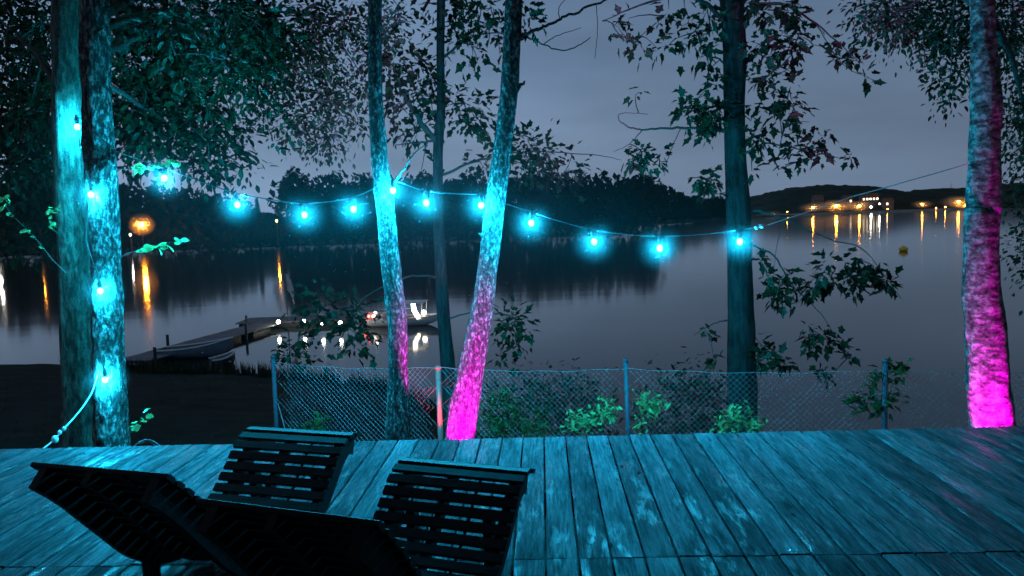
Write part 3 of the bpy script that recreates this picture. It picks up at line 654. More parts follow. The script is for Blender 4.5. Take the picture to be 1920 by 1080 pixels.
shore_me = MB().sphere((0, 0, 0), 1.0, 20, 14).mesh('haze', mist('shore_glow_mist', 0.075, 1.4), True)
amber_me = MB().sphere((0, 0, 0), 1.0, 20, 14).mesh('haze', mist('amber_glow_mist', 0.10, 1.3), True)
def haze(loc, sc, me, label):
    o = link(bpy.data.objects.new('haze', me)); o.location = loc; o.scale = sc
    tag(o, label, 'haze', 'mist volumes added for the glow round the lamps', kind='stuff'); return o
for (bx, by, bY) in BULBS: haze(at(bx, by, bY), (.21, .21, .21), mist_me, 'mist ball added for the glow round a cyan bulb')
haze((at(760, 395, 5.85)), (4.3, 1.5, 1.15), bank_me, 'mist volume added for the soft glow along the string of bulbs')

# ------------------------------------------------------------------ magenta uplights on the bank, just below the deck's edge
def uplight(name, label, pos, target, cone, power, col):
    pos = Vector(pos); d = (Vector(target) - pos).normalized(); root = empty(name, pos, 0, label, 'spotlight', 'magenta uplights')
    q = d.to_track_quat('Z', 'Y').to_matrix(); mb = MB(); mb.lathe((0, 0, 0), [(.03, -.11), (.045, -.10), (.05, -.02), (.056, -.015), (.056, 0.0), (.05, .0), (.047, -.012)], 18)
    mb.v = [tuple(q @ Vector(v)) for v in mb.v]; mb.build('housing', M['metal_dark'], root, True)
    gz = ground_z(pos.x, pos.y); mb = MB(); mb.tube([(0, 0, gz - pos.z - .1), (0, 0, -.06)], .01, 8); mb.build('stake', M['metal_dark'], root)
    l = bpy.data.lights.new('lamp', 'SPOT'); l.energy = power; l.color = col; l.spot_size = cone; l.spot_blend = .3; l.shadow_soft_size = .03
    lo_ = bpy.data.objects.new('lamp', l); link(lo_, root); lo_.location = d * .012; lo_.rotation_euler = (-d).to_track_quat('Z', 'Y').to_euler()
    return root
f5 = at(862, 820, 5.95); f7 = at(1858, 793, 5.6)
uplight('spotlight', 'small dark uplight at the foot of the leaning magenta trunk', (f5.x + .05, EDGE + .07, -.36), (f5.x + .04, 5.95, .26), R(58), 900, (1.0, .0, .80))
uplight('spotlight', 'small dark uplight at the foot of the flaky magenta trunk', (f7.x - .24, f7.y - .38, -.36), (f7.x - .02, 5.6, .32), R(60), 420, (1.0, .0, .80))

rp = posts[1]
uplight('spotlight', 'small unseen uplight added to redden the fence post', (rp.x + .12, rp.y - .55, ground_z(rp.x, rp.y) + .30), (rp.x, rp.y, -.18), R(36), 170, (1.0, .03, .18))  # extra lamp added in place of magenta spill on the post

# ------------------------------------------------------------------ loungers
PROF = [(0, .71), (.11, .60), (.27, .405), (.41, .24), (.55, .145), (.70, .118), (.84, .14), (.97, .215), (1.08, .315), (1.17, .40), (1.245, .445), (1.31, .455), (1.37, .435)]
LW = 0.66
def prof_dense():
    D = catmull([(p[0], p[1], 0) for p in PROF], 10); L = [0]
    for a, b in zip(D, D[1:]): L.append(L[-1] + float(np.linalg.norm(b - a)))
    return np.array(D), np.array(L)
PD, PL = prof_dense()
def prof_at(l):
    y, z = np.interp(l, PL, PD[:, 0]), np.interp(l, PL, PD[:, 1]); y2, z2 = np.interp(l + .01, PL, PD[:, 0]), np.interp(l + .01, PL, PD[:, 1])
    y1, z1 = np.interp(l - .01, PL, PD[:, 0]), np.interp(l - .01, PL, PD[:, 1])
    return y, z, math.atan2(z2 - z1, y2 - y1)
mb = MB(); w, h, t = LW / 2, .0225, .010; ch = .003
vs = []
for x in (-w, w):
    vs += [(x, -h, -t + ch), (x, -h, t - ch), (x, -h + ch, t), (x, h - ch, t), (x, h, t - ch), (x, h, -t + ch), (x, h - ch, -t), (x, -h + ch, -t)]
mb.add(vs, [(i, (i + 1) % 8, 8 + (i + 1) % 8, 8 + i) for i in range(8)] + [tuple(range(7, -1, -1)), tuple(range(8, 16))])
slat_me = mb.mesh('slat', M['black_wood'])
def rail_mesh(x, wd, dep):
    mb = MB(); ls = np.linspace(0.0, PL[-1], 60); vs = []
    for l in ls:
        y, z, an = prof_at(l); nx, nz = -math.sin(an), math.cos(an)
        for (xx, o_) in ((x - wd / 2, -.0105), (x + wd / 2, -.0105), (x + wd / 2, -.0105 - dep), (x - wd / 2, -.0105 - dep)):
            vs.append((xx, y + nx * o_, z + nz * o_))
    n = len(ls); fs = [(i * 4 + k, i * 4 + (k + 1) % 4, (i + 1) * 4 + (k + 1) % 4, (i + 1) * 4 + k) for i in range(n - 1) for k in range(4)]
    fs += [(3, 2, 1, 0), tuple((n - 1) * 4 + k for k in range(4))]; mb.add(vs, fs); return mb.mesh('side_rail', M['black_wood'])
rail_mes = [rail_mesh(-LW / 2 + .07, .035, .085), rail_mesh(LW / 2 - .05, .04, .095), rail_mesh(-.03, .03, .05)]
strap_me = rail_mesh(.12, .012, .006)
def lounger(label, head, yaw, pitch=0.0):
    root = empty('lounger', (0, 0, 0), -yaw, label, 'lounger', 'wave-shaped slatted loungers on the deck')
    d = Vector((math.sin(yaw), math.cos(yaw), 0)); root.rotation_euler = (pitch, 0, -yaw); pv = Vector((0, .7, 0)); q_ = root.rotation_euler.to_matrix() @ pv
    root.location = (head[0] + d.x * .7 - q_.x, head[1] + d.y * .7 - q_.y, -q_.z)
    n = int(PL[-1] / .0615)
    for i in range(n):
        y, z, an = prof_at(.02 + i * (PL[-1] - .04) / (n - 1)); o = bpy.data.objects.new('slat', slat_me); o.location = (random.uniform(-.002, .002), y, z)
        o.rotation_euler = (an, 0, 0); link(o, root)
    for r_ in rail_mes: link(bpy.data.objects.new('side_rail', r_), root)
    link(bpy.data.objects.new('strap', strap_me), root)
    for sx in (-1, 1):
        MB().box((sx * (LW / 2 - .06), .47, .06), (.045, .06, .115)).build('foot', M['black_wood'], root)
        MB().box((sx * (LW / 2 - .14), 1.14, .155), (.04, .05, .31)).build('leg', M['black_wood'], root)
    return root
lounger('black wave-shaped slatted lounger at the left with its curved back nearest the deck corner', (-1.583, 2.736), .311, .019)
lounger('black wave-shaped slatted lounger in front of the other, cut off by the lower picture edge', (-.718, 2.156), .359, -.023)

# ------------------------------------------------------------------ plants on the bank
def plant(name, label, cat, base, blobs, mat, shape, size, nlf, spread, seed, group=None, droop=.2, stems=True):
    """blobs: cluster points in world space"""
    rnd = random.Random(seed); rng = np.random.default_rng(seed); base = Vector(base); base.z = ground_z(base.x, base.y)
    root = empty(name, base, 0, label, cat, group); mb = MB(); bn = np.array(base)
    grow([tuple(bn), tuple(bn + np.array([.05, 0, .15]))], [np.array(b) for b in blobs], mb, rnd, .005, .10, .012)
    mb.v = [tuple(Vector(v) - base) for v in mb.v]; mb.build('stems', M['twig'], root)
    L = np.concatenate([np.array(b)[None] + rng.normal(0, spread, (max(3, int(rnd.gauss(nlf, nlf * .25))), 3)) for b in blobs]) - bn
    o = link(bpy.data.objects.new('foliage', leaves_mesh('foliage', L, size, shape, mat, droop, rng)), root); o['kind'] = 'stuff'; return root
def blobs(poly, n, y0, y1, seed):
    rnd = random.Random(seed); return [at(x, y, rnd.uniform(y0, y1)) for x, y in poly_points(poly, n, rnd)]
plant('bush', 'dark low bush behind the fence just right of the leaning magenta trunk', 'bush', at(1040, 800, 8.9), blobs([(925, 730), (990, 705), (1090, 705), (1140, 730), (1150, 830), (920, 830)], 70, 8.4, 9.6, 1), M['leaf_dark'], OVAL, .07, 30, .13, 21)
plant('bush', 'dark dense bush behind the fence left of the tall teal trunk', 'bush', at(1280, 800, 9.1), blobs([(1200, 760), (1240, 715), (1300, 695), (1350, 715), (1370, 760), (1365, 830), (1190, 830)], 60, 8.5, 9.8, 2), M['leaf_dark'], OVAL, .07, 30, .13, 22)
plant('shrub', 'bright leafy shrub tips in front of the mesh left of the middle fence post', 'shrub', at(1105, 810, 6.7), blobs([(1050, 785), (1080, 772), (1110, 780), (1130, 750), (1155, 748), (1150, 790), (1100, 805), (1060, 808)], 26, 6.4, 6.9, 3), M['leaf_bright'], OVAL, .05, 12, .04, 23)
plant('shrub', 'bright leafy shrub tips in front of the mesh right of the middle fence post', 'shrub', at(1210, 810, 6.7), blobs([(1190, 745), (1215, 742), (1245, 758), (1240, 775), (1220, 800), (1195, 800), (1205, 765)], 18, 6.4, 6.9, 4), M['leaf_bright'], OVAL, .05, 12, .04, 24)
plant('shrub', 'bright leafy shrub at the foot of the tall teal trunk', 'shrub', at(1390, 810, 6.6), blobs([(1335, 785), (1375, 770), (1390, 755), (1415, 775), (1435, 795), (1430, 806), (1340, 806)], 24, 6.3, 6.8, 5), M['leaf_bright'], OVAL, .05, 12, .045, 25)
plant('shrub', 'dim green shrub against the mesh beside the leaning magenta trunk', 'shrub', at(935, 815, 7.1), blobs([(905, 760), (930, 735), (960, 755), (970, 812), (905, 815)], 26, 6.9, 7.4, 6), M['leaf'], OVAL, .055, 14, .06, 26)
plant('shrub', 'low green shrub peeping over the deck edge below the mesh', 'shrub', at(1010, 815, 6.8), blobs([(975, 795), (1010, 775), (1040, 795), (1040, 815), (975, 818)], 14, 6.5, 7.0, 7), M['leaf'], OVAL, .055, 12, .05, 27)
plant('seedling', 'small broad-leaved seedling behind the left end of the mesh', 'plant', at(605, 800, 8.0), blobs([(560, 800), (585, 782), (615, 772), (640, 785), (630, 800), (580, 810)], 10, 7.6, 8.1, 8), M['leaf'], MAPLE, .09, 6, .05, 28)
plant('sapling', 'broad-leaved sapling round the fence post left of the flaky magenta trunk', 'plant', at(1650, 790, 6.95), blobs([(1580, 740), (1620, 725), (1640, 690), (1680, 675), (1720, 722), (1690, 740), (1660, 765), (1600, 765)], 20, 6.75, 7.2, 9), M['leaf'], MAPLE, .10, 6, .05, 29)
# sprigs with single leaves
def sprig(name, label, pts, leaves, mat, size, seed, n_each=2):
    rnd = random.Random(seed); P = [at(*p) for p in pts]; root = empty(name, P[0], 0, label, 'sprig'); o0 = P[0]
    D = [Vector(q) for q in catmull([tuple(p) for p in P], 6)]; mb = MB(); mb.tube([q - o0 for q in D], [max(.0016, .0045 * (1 - i / len(D))) for i in range(len(D))], 6); mb.build('stalk', M['twig'], root, True)
    T, faces = ROUND; me = MB().add([tuple(v) for v in T], faces).mesh('leaf', mat, False)
    for i in range(leaves):
        t = rnd.uniform(.35, 1.0) if i > 1 else 1.0; q = D[min(len(D) - 1, int(t * len(D)))]; s = size * rnd.uniform(.65, 1.2)
        o = link(bpy.data.objects.new('leaf', me), root); o.location = q - o0 + Vector((rnd.uniform(-.02, .02), rnd.uniform(-.02, .02), rnd.uniform(-.015, .015)))
        o.rotation_euler = (rnd.uniform(-.9, .9), rnd.uniform(-.2, .9), rnd.uniform(0, 6.28)); o.scale = (s, s, s)
    return root
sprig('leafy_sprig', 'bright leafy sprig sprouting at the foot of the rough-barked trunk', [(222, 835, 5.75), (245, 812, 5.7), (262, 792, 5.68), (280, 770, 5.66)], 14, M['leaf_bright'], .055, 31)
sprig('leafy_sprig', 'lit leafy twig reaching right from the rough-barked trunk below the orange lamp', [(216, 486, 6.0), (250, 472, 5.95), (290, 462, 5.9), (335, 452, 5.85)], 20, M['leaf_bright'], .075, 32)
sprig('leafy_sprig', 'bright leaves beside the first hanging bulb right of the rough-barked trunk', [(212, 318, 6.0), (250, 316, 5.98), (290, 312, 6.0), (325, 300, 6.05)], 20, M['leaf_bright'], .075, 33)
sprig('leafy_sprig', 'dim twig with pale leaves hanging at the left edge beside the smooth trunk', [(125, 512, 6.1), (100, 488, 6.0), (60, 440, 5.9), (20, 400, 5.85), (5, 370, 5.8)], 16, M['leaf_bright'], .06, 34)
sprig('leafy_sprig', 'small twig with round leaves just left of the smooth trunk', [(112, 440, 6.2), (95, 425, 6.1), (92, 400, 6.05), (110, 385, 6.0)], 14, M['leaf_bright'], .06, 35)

# grass and litter on the bank
rng = np.random.default_rng(5); G = []
while len(G) < 1200:
    x, y = rng.uniform(-16, 9), rng.uniform(5.6, 26)
    if y < np.interp(x, SHORE_X, SHORE_Y) - .1 and rng.random() < 12 / (y + 4): G.append((x, y, ground_z(x, y)))
n0 = len(G)
for _ in range(260):                                        # tufts at the waterline
    x = rng.uniform(-17, -1); y = float(np.interp(x, SHORE_X, SHORE_Y)) - rng.uniform(-.2, 1.2)
    for _k in range(7): a_, b_ = x + rng.normal(0, .12), y + rng.normal(0, .12); G.append((a_, b_, max(LAKE - .05, ground_z(a_, b_))))
G = np.array(G); n = len(G); an = rng.uniform(0, 6.28, n); hgt = rng.uniform(.03, .11, n); hgt[n0:] = rng.uniform(.12, .55, n - n0); wd = .012 + .0006 * G[:, 1]
dx = np.stack([np.cos(an), np.sin(an), 0 * an], 1); tip = G + np.stack([rng.normal(0, .05, n), rng.normal(0, .05, n), hgt], 1)
V = np.stack([G - dx * wd[:, None], G + dx * wd[:, None], tip], 1).reshape(-1, 3)
o = link(bpy.data.objects.new('grass', np_mesh('grass', V, [np.arange(3 * n).reshape(-1, 3)], M['leaf_dark']))); tag(o, 'thin grass on the dark lake bank', 'grass', kind='stuff')

# ------------------------------------------------------------------ jetty, boats, buoy
WZ = LAKE
pf = onz(512, 606, WZ + .28); pn = onz(262, 676, WZ + .28)
jet = empty('jetty', (pn.x, pn.y, WZ), 0, 'grey plank jetty running out from the bank to a lit end platform', 'jetty')
j0 = Vector(jet.location); dirj = (Vector((pf.x, pf.y, 0)) - Vector((pn.x, pn.y, 0))); LJ = dirj.length; dirj.normalize(); aj = math.atan2(dirj.y, dirj.x)
RJ = Matrix.Rotation(aj, 3, 'Z'); nj = int(LJ / .30); pm = MB().box((0, 0, 0), (.27, 1.5, .05)).mesh('plank', M['dock'])
for i in range(nj):
    o = bpy.data.objects.new('plank', pm); o.location = RJ @ Vector((.15 + i * .30, .35, .26 + random.uniform(-.008, .008))); o.rotation_euler = (0, 0, aj); link(o, jet)
for i in range(0, nj, 9): MB().box(RJ @ Vector((.4 + i * .30, .35, .02)), (1.6, 1.1, .36), RJ).build('float', M['float'], jet)
pc = onz(480, 612, WZ); pL, pR = onz(441, 617, WZ), onz(655, 609, WZ)
ax = (pR - pL); PLn = ax.length; ax.normalize(); ap = math.atan2(ax.y, ax.x); RP = Matrix.Rotation(ap, 3, 'Z'); pm2 = MB().box((0, 0, 0), (.27, 2.2, .05)).mesh('plank', M['dock'])
pb = (pL - j0)
for i in range(int(PLn / .30)):
    o = bpy.data.objects.new('plank', pm2); o.location = pb + RP @ Vector((.15 + i * .30, 1.1, .27 + random.uniform(-.008, .008))); o.rotation_euler = (0, 0, ap); link(o, jet)
MB().box(pb + RP @ Vector((PLn / 2, 1.1, .02)), (PLn - .3, 1.9, .38), RP).build('float', M['float'], jet)
for (mx, my) in ((.2, -.5), (LJ * .33, 1.2), (LJ * .66, -.5), (LJ * .95, 1.2)):
    q_ = RJ @ Vector((mx, my, 0)); MB().tube([q_ + Vector((0, 0, -1.5)), q_ + Vector((.02, 0, .75))], [.07, .06], 10).build('mooring_pile', M['float'], jet)
M['dock_light'] = emit('jetty_lamp', (1.0, .98, .80), 90)
for k, (lx, ly) in enumerate(((522, 604), (570, 603), (605, 606), (638, 606))):
    q = onz(lx, ly, WZ + .43); root = empty('jetty_lamp', (q.x, q.y, WZ + .295), 0, ['small white lamp at the flagpole end of the jetty platform', 'second small white lamp along the jetty platform', 'third small white lamp along the jetty platform', 'small white lamp at the boat end of the jetty platform'][k], 'lamp', 'lamps on the jetty platform')
    MB().lathe((0, 0, 0), [(.05, 0), (.05, .02), (.02, .03), (.02, .07)], 10).build('base', M['metal_dark'], root)
    MB().sphere((0, 0, .15), .085, 10, 8).build('globe', M['dock_light'], root, True)
fp = onz(540, 602, WZ + .28); fl = empty('flagpole', (fp.x, fp.y, WZ + .28), 0, 'thin flagpole with a limp flag on the jetty platform', 'flagpole')
topz = at(537, 512, fp.y).z - fl.location.z; MB().tube([(0, 0, 0), (-.03, 0, topz)], [.035, .022], 8).build('pole', M['metal_dark'], fl)
mb = MB(); cols = 7; vs = []
for r_ in range(6):
    for c_ in range(cols): vs.append((.02 + c_ * .065 * (1 - r_ * .02), .05 * math.sin(c_ * 1.9 + r_ * .4), topz - .04 - r_ * .17 - c_ * c_ * .022))
mb.add(vs, [(r_ * cols + c_, r_ * cols + c_ + 1, (r_ + 1) * cols + c_ + 1, (r_ + 1) * cols + c_) for r_ in range(5) for c_ in range(cols - 1)]); mb.build('flag', M['cloth'], fl, True)
def hull_mesh(L, B, D, mat, inner, parent, sheer=.25, nose=.9):
    """open boat along +x: outer shell, inner shell and gunwale"""
    n = 16; st = []; m = 7
    for i in range(n + 1):
        t = i / n; b = B / 2 * (1 - abs(max(0, t - .45) / .55) ** 2.2 * nose) * (0.78 + .22 * min(1, t / .35)); z = D + sheer * (t ** 2.2); keel = .0 + D * .75 * max(0, (t - .72) / .28) ** 2; x = L * t - L / 2
        st.append([(x, b * math.sin(a) ** .8 if a > 0 else 0, keel + (z - keel) * (1 - math.cos(a))) for a in np.linspace(0, math.pi / 2, m)])
    def shell(sc, dz):
        vs = []
        for s in st:
            row = [(p[0], -p[1] * sc, p[2] + (dz if k < m - 1 else 0)) for k, p in reversed(list(enumerate(s)))] + [(p[0], p[1] * sc, p[2] + (dz if k < m - 1 else 0)) for k, p in list(enumerate(s))[1:]]
            vs += row
        k = 2 * m - 1; return vs, [(i * k + j, i * k + j + 1, (i + 1) * k + j + 1, (i + 1) * k + j) for i in range(n) for j in range(k - 1)], k
    v, f, k = shell(1, 0); mb = MB().add(v, f + [tuple(range(k))]); mb.build('hull', mat, parent, True)
    v, f, k = shell(.93, .04); MB().add(v, f).build('inner_hull', inner, parent, True)
    for sgn in (-1, 1):
        MB().tube([(s[-1][0], sgn * s[-1][1] * .97, s[-1][2] + .01) for s in st], .035, 6).build('gunwale', M['hull_trim'], parent, True)
    for tx in (-.25, .12): MB().box((L * tx, 0, D * .72), (.22, B * .84, .035)).build('thwart', M['hull_trim'], parent)
def boat_at(name, label, pa, pb_, z, B, D, mat, inner, sheer=.25):
    a, b = onz(*pa, z), onz(*pb_, z); d = b - a; c = (a + b) / 2
    root = empty(name, c, math.atan2(d.y, d.x), label, 'boat'); hull_mesh(d.length, B, D, mat, inner, root, sheer); return root
boat_at('rowing_boat', 'open rowing boat with a pale rim drawn up beside the jetty', (302, 674), (438, 668), WZ - .02, 1.3, .42, M['hull'], M['hull_in'], .35)
boat_at('dinghy', 'small dark dinghy lying at the bank below the rowing boat', (396, 692), (442, 686), WZ - .05, .8, .35, M['float'], M['hull_in'], .2)
# motor boat with lights
ba, bb = onz(684, 611, WZ), onz(824, 608, WZ); d = bb - ba; bc = (ba + bb) / 2; BL = d.length
mbt = empty('motor_boat', (bc.x, bc.y, WZ - .05), math.atan2(d.y, d.x), 'small canopied motor boat with red and white lights moored on the lake', 'boat')
hull_mesh(BL, 1.6, .40, M['white_paint'], M['hull_in'], mbt, .15)
px2 = lambda x: (x - 754) / 140 * BL
M['red_light'] = emit('boat_red_light', (1.0, .05, .03), 30); M['white_light'] = emit('boat_white_light', (1.0, .93, .72), 9)
MB().box((px2(776), 0, 1.22), (px2(800) - px2(752), 1.3, .05)).build('canopy', M['white_paint'], mbt)
for x_ in (757, 795):
    for sy in (-.55, .55): MB().tube([(px2(x_), sy, .35), (px2(x_ + (3 if x_ > 780 else -2)), sy, 1.2)], .02, 6).build('canopy_post', M['white_paint'], mbt)
MB().add([(px2(778), -.6, 1.19), (px2(783), -.6, 1.19), (px2(785), -.62, .85), (px2(793), -.62, .45), (px2(787), -.62, .42), (px2(779), -.61, .84),
          (px2(778), -.3, 1.19), (px2(783), -.3, 1.19), (px2(785), -.32, .85), (px2(793), -.32, .45), (px2(787), -.32, .42), (px2(779), -.31, .84)],
         [(0, 1, 2, 3, 4, 5), (11, 10, 9, 8, 7, 6), (0, 6, 7, 1), (1, 7, 8, 2), (2, 8, 9, 3), (3, 9, 10, 4), (4, 10, 11, 5), (5, 11, 6, 0)]).build('glowing_windscreen', M['white_light'], mbt)  # windscreen given its own glow to look lit
MB().sphere((px2(800), -.5, .72), .13, 10, 8).build('bow_lamp', M['white_light'], mbt, True)
for (x_, z_, mm, r_) in ((692, .42, 'red_light', .075), (699, .62, 'red_light', .07), (761, .55, 'red_light', .07), (712, .82, 'white_light', .08), (708, .60, 'white_light', .08)):
    MB().sphere((px2(x_), -.62, z_), r_, 10, 8).build('lamp', M[mm], mbt, True)
MB().box((px2(706), 0, .55), (.5, 1.0, .5)).build('engine_box', M['hull'], mbt)
for sy in (-.66, .66): MB().tube([(px2(700), sy, .78), (px2(730), sy * 1.08, .80), (px2(768), sy * 1.08, .80)], .015, 6).build('rail', M['white_paint'], mbt)
for xx_ in (722, 745): MB().box((px2(xx_), 0, .52), (.12, 1.0, .34)).build('seat_back', M['hull_trim'], mbt)
MB().tube([(px2(818), 0, .50), (px2(835), -.3, .12), (px2(842), -.5, -.2)], .012, 6).build('mooring_rope', M['white_cord'], mbt)
q = onz(1694, 471, WZ); by = empty('buoy', (q.x, q.y, WZ), 0, 'yellow mooring buoy floating on the open water', 'buoy')
bs = 17 / FPX * q.y / 2
MB().sphere((0, 0, bs * .45), bs, 14, 10, (1, .8, .62)).build('float', M['yellow'], by, True)
MB().lathe((0, 0, bs * .9), [(bs * .3, 0), (bs * .3, bs * .25), (bs * .1, bs * .32)], 10).build('cap', M['yellow'], by, True)

# ------------------------------------------------------------------ far shores
TOP = [(-700, 330), (-200, 325), (0, 322), (120, 322), (230, 330), (330, 340), (440, 372), (470, 384), (500, 390), (524, 388), (532, 322), (545, 312), (570, 318), (590, 345), (604, 322), (640, 318), (700, 316), (760, 326), (830, 322), (880, 318),
       (930, 322), (1000, 312), (1060, 316), (1110, 322), (1180, 318), (1222, 334), (1240, 350), (1270, 356), (1300, 368), (1350, 366), (1430, 378), (1500, 384)]
def far_tree(V, F, base, h, w, rng, nq=260, q=1.3):
    """ragged crown of many small faces round a dark inside; appended to V, F"""
    k = int(rng.integers(3, 6)); cs = [(rng.normal(0, w * .22), rng.normal(0, w * .2), h * rng.uniform(.38, .80), w * rng.uniform(.28, .42), h * rng.uniform(.16, .26)) for _ in range(k)] + [(0, 0, h * .5, w * .42, h * .40), (0, 0, h * .80, w * .26, h * .19)]
    c = np.array(cs)[rng.integers(0, len(cs), nq)]; v = rng.normal(0, 1, (nq, 3)); v /= np.linalg.norm(v, axis=1)[:, None]; v *= (rng.uniform(.55, 1.04, nq) ** .5)[:, None]
    P = np.stack([c[:, 0] + v[:, 0] * c[:, 3], c[:, 1] + v[:, 1] * c[:, 3], c[:, 2] + v[:, 2] * c[:, 4]], 1) + np.array(base)
    u = rng.normal(0, 1, (nq, 3)); u /= np.linalg.norm(u, axis=1)[:, None]; w_ = np.cross(u, rng.normal(0, 1, (nq, 3))); w_ /= np.linalg.norm(w_, axis=1)[:, None]
    s = (q * rng.uniform(.45, 1.0, nq))[:, None]
    b = sum(len(x) for x in V); V.append(np.stack([P - u * s, P - w_ * s * .6, P + u * s, P + w_ * s * .6], 1).reshape(-1, 3)); F.append(np.arange(4 * nq).reshape(-1, 4) + b)
def wood(name, label, xs, Y0, rows, gapf, seed, w_, nq, q, hmul=1.0):
    rng = np.random.default_rng(seed); V = []; F = []
    for r_ in range(rows):
        x = xs[0]
        while x < xs[1]:
            Y = Y0(x) + r_ * w_ * .8 + rng.uniform(-2, 2); top = np.interp(x, [t[0] for t in TOP], [t[1] for t in TOP])
            p = at(x, top, Y); hh = (p.z - LAKE - .3) * rng.uniform(.84, 1.03) * hmul * (.62 if r_ == 0 else 1.0)
            far_tree(V, F, (p.x, Y, LAKE + .2), hh, w_ * rng.uniform(.8, 1.3), rng, nq, q); x += gapf * w_ * FPX / Y * rng.uniform(.7, 1.2)
    o = link(bpy.data.objects.new(name, np_mesh(name, np.concatenate(V), F, M['leaf_far']))); tag(o, label, 'wood', kind='stuff'); return o
wood('wood', 'dark mass of trees along the left and middle far shore', (-900, 1222), lambda x: 201, 3, .62, 3, 9, 330, 1.25)
wood('wood', 'lower wood behind the point on the far shore', (1215, 1392), lambda x: 400 + (x - 1215) * .9, 3, .6, 4, 13, 260, 2.2)
rng_s = np.random.default_rng(77); Vs = []; Fs = []; xx = -420.0
while xx < at(1222, 430, 200).x:
    far_tree(Vs, Fs, (xx, 199 + rng_s.uniform(-1, 2), LAKE - 1.0), rng_s.uniform(4, 7.5), rng_s.uniform(5, 8), rng_s, 130, .9); xx += rng_s.uniform(2, 4)
tag(link(bpy.data.objects.new('undergrowth', np_mesh('undergrowth', np.concatenate(Vs), Fs, M['leaf_far']))), 'dark bushes hanging over the waterline of the far shore', 'undergrowth', kind='stuff')
def land(name, poly_front, depth, z, mat, z_back=None):
    m = len(poly_front); vs = []
    for (x, y) in poly_front: vs.append((x, y, LAKE - .6))
    for (x, y) in poly_front: vs.append((x, y + 4, z))
    for (x, y) in poly_front: vs.append((x, y + depth, z if z_back is None else z_back))
    o = MB().add(vs, [(r_ * m + i, r_ * m + i + 1, (r_ + 1) * m + i + 1, (r_ + 1) * m + i) for r_ in (0, 1) for i in range(m - 1)]).build(name, mat); tag(o, kind='structure'); return o
xr = at(1225, 430, 205).x
land('far_bank', [(-420, 204), (-200, 204), (-120, 205), (-60, 204), (0, 205), (xr - 8, 205), (xr, 215), (xr + 1, 240)], 200, LAKE + .25, M['far_ground'], LAKE + 9)
land('far_bank', [(at(1200, 430, 390).x, 392), (at(1300, 430, 470).x, 470), (at(1440, 430, 600).x, 605)], 300, LAKE + 1.0, M['far_ground'], LAKE + 9)
land('far_bank', [(at(1380, 410, 690).x, 690), (at(1640, 400, 700).x, 700), (at(1900, 390, 715).x, 715), (at(2300, 390, 740).x, 740)], 900, LAKE + 1.6, M['far_ground'], 8)
def hill(name, tops, Y, depth, seed, rough=2.0):
    """tops: (px, py) silhouette at distance Y"""
    pts = [at(x, y, Y) for x, y in tops]; xs = [p.x for p in pts]; zs = [p.z for p in pts]
    def zf(x, y):
        t = (y - (Y - depth)) / depth; h = float(np.interp(x, xs, zs)) - LAKE
        return LAKE + 1 + h * math.sin(min(1, max(0, t)) * math.pi / 2) ** .8 + rough * mnoise.noise(Vector((x * .06, y * .06, seed))) * min(1, t * 3) + rough * .7 * mnoise.noise(Vector((x * .2, y * .2, seed)))
    grid_mesh(name, np.linspace(xs[0], xs[-1], 180), np.linspace(Y - depth, Y, 26), zf, M['hill']); return zf
HILL = hill('hill', [(1250, 398), (1330, 385), (1400, 372), (1450, 360), (1500, 352), (1545, 350), (1590, 352), (1630, 362), (1670, 374), (1720, 388)], 1000, 230, 3.0, 2.2)
hill('hill', [(1480, 392), (1560, 380), (1620, 366), (1660, 363), (1700, 364), (1714, 358), (1740, 356), (1770, 358), (1800, 357), (1840, 350), (1900, 345), (2000, 345), (2200, 350)], 1400, 420, 6.0, 3.0)
# single trees that stand out
def lone(label, x, top, Y, w_, seed, conifer=False, name='tree'):
    rng = np.random.default_rng(seed); p = at(x, top, Y); h = p.z - LAKE - .8; root = empty(name, (p.x, Y, LAKE + .8), 0, label, 'tree'); V = []; F = []
    MB().tube([(0, 0, -.3), (.1, 0, h * .5), (0, 0, h * .9)], [.35, .22, .06], 8).build('trunk', M['bark_dark'], root)
    if conifer:
        nq = 420; t = rng.uniform(.08, 1, nq); r = (1 - t) * w_ / 2 * rng.uniform(.5, 1.05, nq); a = rng.uniform(0, 6.28, nq); P = np.stack([r * np.cos(a), r * np.sin(a), t * h], 1)
        u = np.stack([np.cos(a), np.sin(a), -.5 + 0 * a], 1); s = np.stack([-np.sin(a), np.cos(a), 0 * a], 1); V.append(np.stack([P - u * .6, P - s * .35, P + u * .6, P + s * .35], 1).reshape(-1, 3)); F.append(np.arange(4 * nq).reshape(-1, 4))
    else: far_tree(V, F, (0, 0, 0), h, w_, rng, 420, 1.0)
    o = link(bpy.data.objects.new('crown', np_mesh('crown', np.concatenate(V), F, M['leaf_far'])), root); o['kind'] = 'stuff'
lone('pointed conifer poking above the far wood left of the tall ragged tree', 481, 372, 206, 5.5, 41, True, 'conifer_tree')
lone('tall ragged tree at the gap in the far wood', 548, 308, 203, 8, 42)
lone('broad dark tree ending the far wood at the point', 1205, 322, 203, 11, 43)

